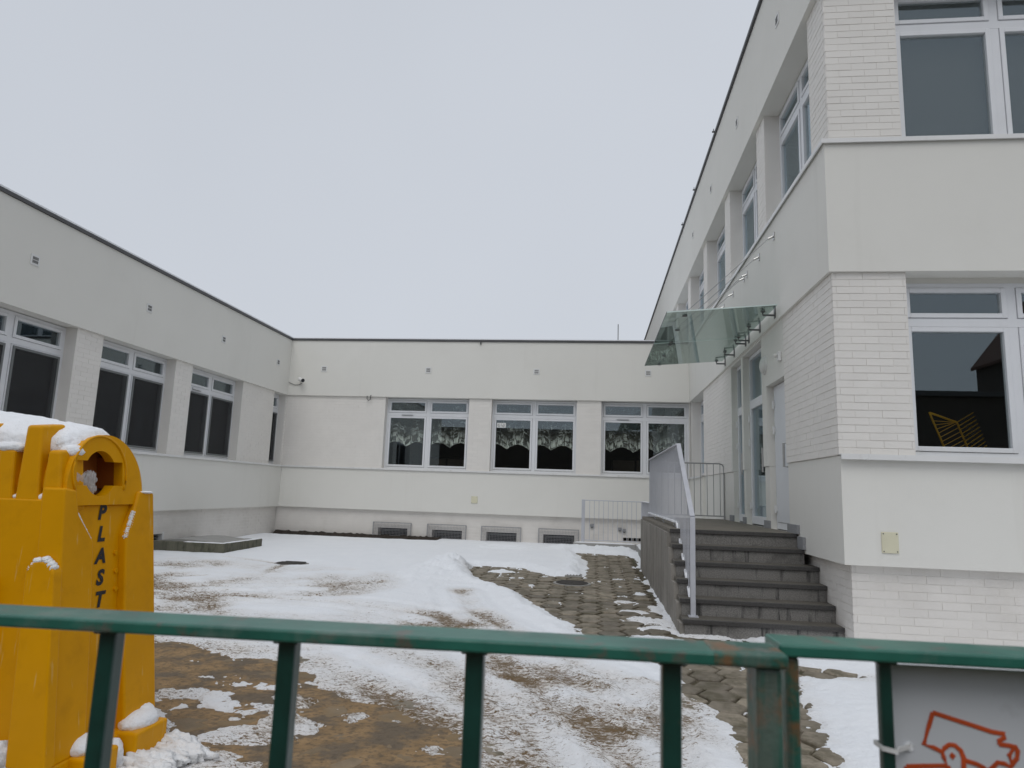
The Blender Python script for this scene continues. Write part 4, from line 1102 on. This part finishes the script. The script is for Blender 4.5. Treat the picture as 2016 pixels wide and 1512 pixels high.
# soil strip along the back wall, covers in the yard
q = MB(); n = 60
for k in range(n + 1):
    x = -8.2 + 4.4 * k / n
    for dy, dz in ((.11, .07), (-.02, .055 + .05 * random.random()), (-.17 - .1 * random.random(), -.01)): q.v.append((x, D + dy, .1 + dz))
for k in range(n):
    for j in (0, 1): i0 = k * 3 + j; q.f.append((i0, i0 + 1, i0 + 4, i0 + 3))
kind(q.build('soil_strip', 'soil'), 'structure')
for x, y, rr, lab in ((-5.12, 11.6, .29, 'dark iron manhole cover showing through the snow near the light well'), (-2.05, 15.95, .28, 'dark iron manhole cover in the snow close to the back wall'), (-.28, 10.9, .29, 'dark iron manhole cover at the snow edge of the stair path')):
    t = thing('manhole_cover', lab, 'manhole cover', (x, y, float(gz(y))), 'manhole covers in the yard')
    z = float(gz(y)) + .004
    MB().disc((x, y, z - .02), (0, 0, 1), rr, .04, 28).build('cover_rim', 'kerb', t)
    MB().disc((x, y, z + .004), (0, 0, 1), rr * .86, .012, 28).build('cover_plate', 'iron', t)
    for k in range(-2, 3):
        q = MB(); hw = rr * .8 * math.sqrt(1 - (k / 3.2) ** 2); q.box((x - hw, y + k * .09 - .012, z + .0105), (x + hw, y + k * .09 + .012, z + .015)); q.build('cover_rib', 'iron', t)
t = thing('drain_grate', 'small square drain grate poking out of snow beside the stair path', 'drain', (-.28, 11.75, .04))
q = MB(); q.box((-.42, 11.60, .0), (-.14, 11.90, .062)); q.build('grate_frame', 'kerb', t, bevel=.006)
for k in range(5):
    q = MB(); q.box((-.39 + k * .05, 11.64, .0625), (-.365 + k * .05, 11.86, .067)); q.build('grate_bar', 'iron', t)

# ================================================================== RECYCLING BIN
BN = thing('recycling_bin', 'yellow moulded plastic recycling container with snow on its rounded top', 'recycling bin', (-3.0, 3.3, 0))
def taper(v):
    x, y, z = v
    k = max(-.3, 1.33 - z)
    return (-3.0 + (x + 3.0) * (1 + .19 * k), 3.27 + (y - 3.27) * (1 + .10 * k), z)
def bbuild(mb, name, m='yellow', bevel=.008, seg=2, smooth=False, par=None):
    mb.v = [taper(v) for v in mb.v]
    return mb.build(name, m, par or BN, bevel=bevel, seg=seg, smooth=smooth)
X1 = -2.43; X0 = -3.57                                  # the two end faces at z = 1.33
Y0, Y1 = 2.935, 3.585
cy, cz0, ar = 3.235, 1.34, .272
arch = [(cy + ar * math.cos(t), cz0 + ar * math.sin(t)) for t in (math.pi * k / 22 for k in range(23))]
# inner shell behind the panel, a barrel vault along the bin
mb = MB().poly([(X0 + .06, y, z) for y, z in [(Y1 - .02, .16), (Y1 - .02, 1.30)] + [(cy + (ar - .012) * math.cos(t), cz0 + (ar - .012) * math.sin(t)) for t in (math.pi * k / 22 for k in range(23))] + [(Y0 + .07, 1.29), (Y0 + .02, 1.27), (Y0 + .02, .16)]], (X1 - .17 - X0 - .06, 0, 0))
bbuild(mb, 'body', bevel=0)
# end plate with the throw-in hole
def end_plate(xa, xb):
    bm = bmesh.new()
    outer = [(Y0 + .03, 1.262), (Y1 - .07, 1.262)] + [(cy + ar * math.cos(t), cz0 + ar * math.sin(t)) for t in (math.pi * k / 28 for k in range(29))]
    c = (3.185, 1.417); hr = .112
    hole = []
    hw, hh = .163, .060
    t0 = math.asin(hh / hr)
    hole += [(c[0] + hw, c[1] + hh)] + [(c[0] + hr * math.cos(t), c[1] + hr * math.sin(t)) for t in np.linspace(t0, math.pi - t0, 13)] + [(c[0] - hw, c[1] + hh), (c[0] - hw, c[1] - hh)]
    hole += [(c[0] + hr * math.cos(t), c[1] + hr * math.sin(t)) for t in np.linspace(math.pi + t0, 2 * math.pi - t0, 13)] + [(c[0] + hw, c[1] - hh)]
    loops = []
    for ring in (outer, hole):
        vs = [bm.verts.new(taper((xb, y, z))) for y, z in ring]
        loops.append([bm.edges.new((vs[k], vs[(k + 1) % len(vs)])) for k in range(len(vs))])
    bmesh.ops.triangle_fill(bm, edges=loops[0] + loops[1], use_beauty=True)
    r = bmesh.ops.extrude_face_region(bm, geom=list(bm.faces))
    for v in r['geom']:
        if isinstance(v, bmesh.types.BMVert): v.co.x += xa - xb
    bmesh.ops.recalc_face_normals(bm, faces=bm.faces)
    e = bpy.data.meshes.new('end_plate'); bm.to_mesh(e); bm.free(); e.materials.append(M['yellow'])
    o = bpy.data.objects.new('end_plate', e); COL.objects.link(o); adopt(o, BN); return o
ep = end_plate(X1 - .05, X1)
mb = MB().tube([taper((X1 + .002, 3.185 + .19 * math.cos(t), 1.417 + .185 * math.sin(t))) for t in np.linspace(-.45, math.pi + .45, 30)], .006, 6); mb.build('ring_bead', 'yellow', BN, smooth=True)
mb = MB(); mb.box((X1 - .165, Y0 + .05, 1.27), (X1 - .155, Y1 - .1, 1.56)); bbuild(mb, 'chute_back', 'orange_in', bevel=0)
for sy in (3.005, 3.365):
    mb = MB(); mb.box((X1 - .155, sy - .012, 1.34), (X1 - .052, sy + .012, 1.50)); bbuild(mb, 'chute_side', 'orange_in', bevel=0)
mb = MB(); mb.box((X1 - .155, 3.02, 1.29), (X1 - .052, 3.35, 1.302)); bbuild(mb, 'chute_floor', 'orange_in', bevel=0)
# roof rim sheet behind the plate
mb = MB(); n = 24
for xx in (X1 - .17, X1 - .045):
    for k in range(n + 1):
        t = math.pi * k / n; mb.v.append((xx, cy + (ar - .004) * math.cos(t), cz0 + (ar - .004) * math.sin(t)))
for k in range(n): mb.f.append((k, k + 1, n + 2 + k, n + 1 + k))
bbuild(mb, 'roof_rim', bevel=0, smooth=True)
# sunken text panel and the two shaped pillars of the end face
mb = MB(); mb.box((X1 - .13, Y0 + .03, .16), (X1 - .022, Y1 - .05, 1.261)); bbuild(mb, 'text_panel', bevel=.006)
def pillar(pts, xa, xb, name):
    mb = MB().poly([(xa, y, z) for y, z in pts], (xb - xa, 0, 0)); return bbuild(mb, name, bevel=.012, seg=3)
pillar([(Y1, .16), (Y1, 1.322), (3.462, 1.33), (3.43, 1.245), (3.36, 1.11), (3.352, .7), (3.36, .16)], X1 - .10, X1 + .018, 'corner_pillar')
pillar([(Y0 - .005, .16), (3.125, .16), (3.135, .7), (3.132, 1.09), (3.03, 1.222), (3.01, 1.335), (Y0 - .005, 1.345)], X1 - .10, X1 + .018, 'corner_pillar')
# long side: lower wall, upper teeth with open slots, lower ribs
mb = MB(); mb.box((X0 + .09, Y0, .16), (X1 - .06, Y0 + .05, 1.288)); bbuild(mb, 'side_wall', bevel=.008)
teeth = [(-2.535, -2.455, 1.515), (-2.665, -2.565, 1.632), (-2.835, -2.70, 1.515), (-3.005, -2.87, 1.632), (-3.165, -3.035, 1.515), (-3.30, -3.20, 1.632), (-3.42, -3.335, 1.515), (-3.545, -3.455, 1.60)]
for x0, x1, z in teeth:
    mb = MB(); e = .008
    mb.v += [(x0 - .012, Y0 + .004, 1.24), (x1 + .012, Y0 + .004, 1.24), (x1 + .012, Y0 + .17, 1.24), (x0 - .012, Y0 + .17, 1.24), (x0 + e, Y0 + .012, z), (x1 - e, Y0 + .012, z), (x1 - e, Y0 + .17, z + .02), (x0 + e, Y0 + .17, z + .02)]
    mb.f += [(0, 3, 2, 1), (4, 5, 6, 7), (0, 1, 5, 4), (1, 2, 6, 5), (2, 3, 7, 6), (3, 0, 4, 7)]
    bbuild(mb, 'upper_rib', bevel=.014, seg=3)
for x0, x1, z in ((-2.535, -2.405, 1.02), (-2.84, -2.70, .965), (-3.12, -2.99, 1.02), (-3.42, -3.29, .965)):
    n = 10; pts = [(x0 - .01, .17)] + [((x0 + x1) / 2 - (x1 - x0) / 2 * math.cos(math.pi * k / n), z - .055 + .055 * math.sin(math.pi * k / n)) for k in range(n + 1)] + [(x1 + .01, .17)]
    mb = MB().poly([(x, Y0 - .052, zz_) for x, zz_ in pts], (0, .055, 0)); bbuild(mb, 'lower_rib', bevel=.016, seg=3)
# base skirt and feet
mb = MB(); mb.box((X0 - .02, Y0 - .01, .03), (X1 + .02, Y1 + .01, .165)); bbuild(mb, 'base_skirt', bevel=.012)
for y0, y1, zt_ in ((3.32, 3.575, .172), (3.0, 3.20, .165)):
    mb = MB(); mb.box((-2.45, y0, .0), (-2.18, y1, zt_)); mb.build('foot', 'yellow', BN, bevel=.014, seg=3)
for x0 in (-3.2, -2.7):
    mb = MB(); mb.box((x0 - .12, Y0 - .14, 0), (x0 + .12, Y0 + .02, .14)); mb.build('foot', 'yellow', BN, bevel=.014, seg=3)
for z, y in ((1.02, 3.33), (.93, 3.335), (.84, 3.335)):
    q = MB().disc(taper((X1 - .018, y, z)), (1, 0, 0), .012, .012, 10); q.build('rivet', 'yellow', BN)
# lettering down the panel
letters = MB()
for ch, z in zip('PLAST', (1.222, 1.116, 1.010, .906, .802)):
    cu = bpy.data.curves.new('lettering', 'FONT'); cu.body = ch; cu.size = .098; cu.shear = .22; cu.offset = .0045; cu.align_x = 'CENTER'; cu.align_y = 'CENTER'; cu.resolution_u = 3
    ob = bpy.data.objects.new('lettering', cu); COL.objects.link(ob)
    dg = bpy.context.evaluated_depsgraph_get(); em = bpy.data.meshes.new_from_object(ob.evaluated_get(dg))
    i0 = len(letters.v)
    letters.v += [taper((X1 - .0215, 3.225 + v.co.x, z + v.co.y)) for v in em.vertices]
    letters.v[i0:] = [(x + .0025, y, zq) for x, y, zq in letters.v[i0:]]
    letters.f += [tuple(i0 + k for k in p.vertices) for p in em.polygons]
    bpy.data.objects.remove(ob); bpy.data.curves.remove(cu); bpy.data.meshes.remove(em)
letters.build('lettering', 'black', BN, fix=False)
# crumpled clear bag in the opening
def blob(parts, name, m, par, sub=3, rough=.12, freq=9):
    bm = bmesh.new()
    for c, r in parts:
        g = bmesh.ops.create_icosphere(bm, subdivisions=sub, radius=1.0)
        for v in g['verts']:
            d0 = v.co.copy()
            nn = math.sin(d0.x * freq + c[0] * 40) * math.sin(d0.y * freq * 1.3 + c[1] * 30) * math.sin(d0.z * freq * .9 + 1.7) + .5 * math.sin(d0.x * freq * 2.3 + d0.y * freq * 2.9 + c[2] * 50)
            k = 1 + rough * nn
            v.co = Vector((c[0] + d0.x * r[0] * k, c[1] + d0.y * r[1] * k, c[2] + d0.z * r[2] * k))
    e = bpy.data.meshes.new(name); bm.to_mesh(e); bm.free(); e.shade_smooth(); e.materials.append(M[m])
    o = bpy.data.objects.new(name, e); COL.objects.link(o)
    if par: adopt(o, par)
    return o
bag = blob([((-2.478, 3.075, 1.385), (.022, .07, .042)), ((-2.472, 3.15, 1.385), (.026, .045, .045)), ((-2.47, 3.165, 1.34), (.022, .035, .03))], 'plastic_bag', 'bag', None, 4, .16, 5)
tag(bag, 'crumpled clear plastic bag caught in the round opening of the yellow bin', 'plastic bag')
# snow lying on the bin
mb = MB(); nx, ny = 70, 40
sx = np.linspace(X0 + .01, X1 - .03, nx + 1); st = np.linspace(.20 * math.pi, .80 * math.pi, ny + 1)
for i, x in enumerate(sx):
    for j, t in enumerate(st):
        e = min(1, min(i, nx - i) / 3, min(j, ny - j) / 4) ** .5
        th = (.010 + .105 * min(1, (X1 - x) / .8) ** .7 + .02 * float(fbm(np.array(x * 7.), np.array(t * 2.2), 3, 5)) + .012 * float(fbm(np.array(x * 40.), np.array(t * 12.), 2, 6))) * e * (1 if t > .45 * math.pi else max(.3, 1 - (.45 * math.pi - t) * 1.2))
        jag = .025 * (float(fbm(np.array(t * 14.), np.array(1.), 3, 8)) - .5) if i > nx - 3 else 0
        rr = ar - .008 + th
        y = cy + rr * math.cos(t); z = cz0 + rr * math.sin(t)
        mb.v.append(taper((x + jag, y, z)))
for i in range(nx):
    for j in range(ny): k = i * (ny + 1) + j; mb.f.append((k, k + 1, k + ny + 2, k + ny + 1))
mb.build('snow_cap', 'snow', BN, smooth=True)
tp = taper
blob([((-2.50, 3.05, 1.515), (.06, .05, .035)), ((-2.55, 3.06, 1.55), (.045, .05, .05)), ((-2.69, 3.06, 1.55), (.045, .05, .06)), ((-2.77, 2.99, 1.525), (.085, .045, .028)), ((-2.85, 3.06, 1.57), (.06, .05, .06)), ((-3.1, 3.0, 1.53), (.10, .05, .04))], 'snow_bank', 'snow', BN, 3, .10)
blob([((-2.548, Y0 + .03, 1.295), (.016, .022, .022)), ((-2.682, Y0 + .03, 1.295), (.016, .02, .014))], 'snow_in_slot', 'snow', BN, 2, .15)
rr_ = random.Random(4)
for xc_, zc_ in ((-2.47, 1.022), (-2.77, .967)):
    blob([(tp((xc_ + dx_ * .05, Y0 - .03, zc_ - .035 * dx_ * dx_ + rr_.uniform(-.004, .006))), (rr_.uniform(.012, .019), .024, rr_.uniform(.010, .017))) for dx_ in np.linspace(-1, 1, 9)], 'snow_on_rib', 'dirtysnow', BN, 3, .2)
blob([(tp((X1 + .006, 3.425 - .0056 * k, 1.215 - .0115 * k)), (.012, .011 + .002 * (k % 3), .015)) for k in range(11)], 'snow_on_pillar', 'dirtysnow', BN, 3, .3, 6)
blob([(tp((X1 + .004, 3.035 + .0075 * k, 1.215 - .0105 * k)), (.008, .006 + .002 * (k % 2), .013)) for k in range(12)], 'snow_on_pillar', 'dirtysnow', BN, 3, .3, 6)
blob([(tp((X1 + .006, 3.53, 1.325)), (.03, .05, .008))], 'snow_on_pillar', 'snow', BN, 2, .1)
blob([((-2.265, 3.455, .185), (.075, .115, .05)), ((-2.30, 3.53, .20), (.06, .06, .045))], 'snow_on_foot', 'snow', BN, 3, .08)
blob([((-2.29, 3.10, .185), (.08, .09, .05)), ((-2.25, 3.26, .08), (.04, .05, .09))], 'snow_on_foot', 'snow', BN, 3, .08)
blob([((-2.42 - .09 * k, 2.875 + random.uniform(-.02, .02), .17 + random.uniform(-.03, .06)), (.06, .03, .06)) for k in range(12)], 'snow_on_skirt', 'dirtysnow', BN, 3, .25)
blob([((-2.10 + .05 * math.sin(k * 2.1), 2.9 + k * .085, .03), (.13 + .03 * (k % 2), .08, .035 + .012 * (k % 3))) for k in range(9)], 'snow_at_foot', 'dirtysnow', BN, 4, .3, 5)

# ================================================================== FENCE IN FRONT OF THE CAMERA
fd = Vector((math.cos(R(1.9)), math.sin(R(1.9)), 0)); fn = Vector((-fd.y, fd.x, 0)); F0 = Vector((-.607, .674, 0))
def fp(s, d, z): q = F0 + fd * s + fn * d; return (q.x, q.y, z)
def obar(mb, s0, s1, d0, d1, z0, z1):
    i = len(mb.v)
    mb.v += [fp(s0, d0, z0), fp(s1, d0, z0), fp(s1, d1, z0), fp(s0, d1, z0), fp(s0, d0, z1), fp(s1, d0, z1), fp(s1, d1, z1), fp(s0, d1, z1)]
    mb.f += [tuple(i + k for k in q) for q in ((0, 3, 2, 1), (4, 5, 6, 7), (0, 1, 5, 4), (1, 2, 6, 5), (2, 3, 7, 6), (3, 0, 4, 7))]
    return mb
def fence(name, label, s0, s1, doff, ztop, bars, posts, bw):
    t = thing(name, label, 'fence', fp((s0 + s1) / 2, doff + .03, 0), 'green fence panels')
    mb = obar(MB(), s0, s1, doff, doff + .056, ztop - .0125, ztop); mb.build('top_rail', 'green_lit_rail', t, bevel=.0025, seg=2)
    mb = obar(MB(), s0, s1, doff + .012, doff + .045, .16, .175); mb.build('bottom_rail', 'green', t, bevel=.004)
    for s in bars:
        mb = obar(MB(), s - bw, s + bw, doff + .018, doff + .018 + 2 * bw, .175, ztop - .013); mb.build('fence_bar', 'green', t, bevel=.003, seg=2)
        mb = obar(MB(), s - bw - .004, s + bw + .004, doff + .014, doff + .022 + 2 * bw, ztop - .0175, ztop - .0128); mb.build('weld_bead', 'green', t, bevel=.002, seg=2)
    for s, w in posts:
        mb = obar(MB(), s - w / 2, s + w / 2, doff + .006, doff + .050, .0, ztop - .0126); mb.build('end_post', 'rustgreen', t, bevel=.004, seg=2)
    return t
def s_of(x): return (x + .607) / fd.x
f1 = fence('boundary_fence', 'dark green metal fence panel with wide bars in front of the yellow bin', -1.6, s_of(.186), 0, 1.255, [.105 + .1945 * k for k in range(-6, 4)], [(.7777, .0235)], .0095)
mb = obar(MB(), s_of(.186) - .07, s_of(.186) + .001, -.001, .057, 1.2425, 1.2562); mb.build('rusty_corner', 'rustgreen', f1, bevel=.004, seg=3)
f2 = fence('fence_gate', 'dark green metal gate with a grey board tied to it', s_of(.190), s_of(1.35), .040, 1.258, [.9058 + .1945 * k for k in range(0, 5)], [(.8115, .0135)], .0062)
t = thing('sign_board', 'grey board with a hand-drawn orange camera tied behind the green gate', 'sign', fp(s_of(.45), .08, 1.0))
mb = obar(MB(), .9175, 1.36, .0772, .0802, .66, 1.237); mb.build('board', 'board', t, bevel=.0008)
STROKES = [[(.9575, 1.1923), (.9745, 1.1878), (.9934, 1.1828), (1.0134, 1.1773), (1.0255, 1.176), (1.0253, 1.1726), (1.0189, 1.1689), (1.0194, 1.166)],
           [(.9575, 1.1923), (.9526, 1.1784), (.9471, 1.1615), (.9563, 1.159), (.9643, 1.1555), (.9666, 1.159), (.9716, 1.1626), (.977, 1.1623), (.9822, 1.1579), (.9847, 1.1507), (.9841, 1.1414), (.9847, 1.1334)],
           [(1.0194, 1.166), (1.0275, 1.1654), (1.0348, 1.1643), (1.0365, 1.1606), (1.0354, 1.1539), (1.0297, 1.1496), (1.0281, 1.1561), (1.0334, 1.1638)],
           [(.9724, 1.154), (.9748, 1.1521), (.9728, 1.1500)],
           [(.9291, 1.1394), (.9443, 1.1408), (.969, 1.1428), (.9654, 1.1508), (.9643, 1.1555)],
           [(.9857, 1.1488), (.9964, 1.1461), (1.0029, 1.1432), (1.0068, 1.1402), (1.011, 1.1431), (1.0168, 1.1488), (1.0235, 1.1479), (1.0287, 1.1455), (1.0354, 1.1539)],
           [(.9291, 1.1394), (.9286, 1.1165)], [(.969, 1.1428), (.9698, 1.1338)]]
for st_ in STROKES:
    q = MB(); pts = [fp(a, .0766, b) for a, b in st_]
    q.tube(pts, .0025, 6); c_ = .0766
    q.v = [tuple(Vector(v) + fn * ((c_ - (Vector(v) - F0).dot(fn)) * .82)) for v in q.v]
    q.build('marker_stroke', 'marker', t)
q = MB().tube([fp(.9325, .0755, 1.1585), fp(.918, .066, 1.1583), fp(.9128, .0568, 1.1588), fp(.8985, .0563, 1.1615), fp(.8975, .0735, 1.1618), fp(.9128, .0765, 1.160), fp(.916, .0768, 1.1590)], 0, flat=(.0006, .0022)); q.build('cable_tie', 'whiteplastic', t)
q = MB().disc(fp(.9325, .0766, 1.1583), tuple(fn), .0048, .0012, 14); q.build('eyelet', 'snow', t)

# ================================================================== ACROSS THE STREET (seen mirrored in the panes)
H = thing('neighbour_house', 'dark house with a red gabled roof mirrored in the end wall window', 'house', (21.8, -15, 0))
q = MB(); q.box((18.3, -20, 0), (25.3, -12, 8.0)); q.poly([(18.3, -12, 8.0), (25.3, -12, 8.0), (21.8, -12, 12.5)], (0, -8, 0)); q.build('wall', 'housewall', H)
for sx in (-1, 1):
    q = MB().poly([(21.8, -11.9, 12.75), (21.8 + sx * 3.7, -11.9, 8.0), (21.8 + sx * 3.7, -11.9, 7.85), (21.8, -11.9, 12.6)], (0, -8.2, 0)); q.build('roof', 'roofred', H)
q = MB(); q.box((22.6, -16, 11), (23.1, -15.5, 13.2)); q.build('chimney', 'roofred', H)
for y in (-18.5, -15.0):
    q = MB(); q.box((18.25, y, 3.2), (18.3, y + 1.2, 4.7)); w = q.build('window', 'gasket', H)
    q = MB(); q.box((18.235, y + .08, 3.28), (18.25, y + 1.12, 4.62)); adopt2(q.build('pane', 'dark'), w)
G = thing('street_building', 'long dark flat-roofed building mirrored low in the window reflections', 'building', (0, -15, 0))
q = MB(); q.box((-24, -20, 0), (18.28, -14, 5.7)); q.build('wall', 'housewall', G)
q = MB(); q.box((-24.2, -20.2, 5.7), (18.28, -13.8, 5.9)); q.build('roof', 'coping', G)
for k in range(12):
    q = MB(); q.box((-23 + k * 3, -14, .05), (-20.6 + k * 3, -13.96, 2.3)); q.build('garage_door', 'gasket', G)
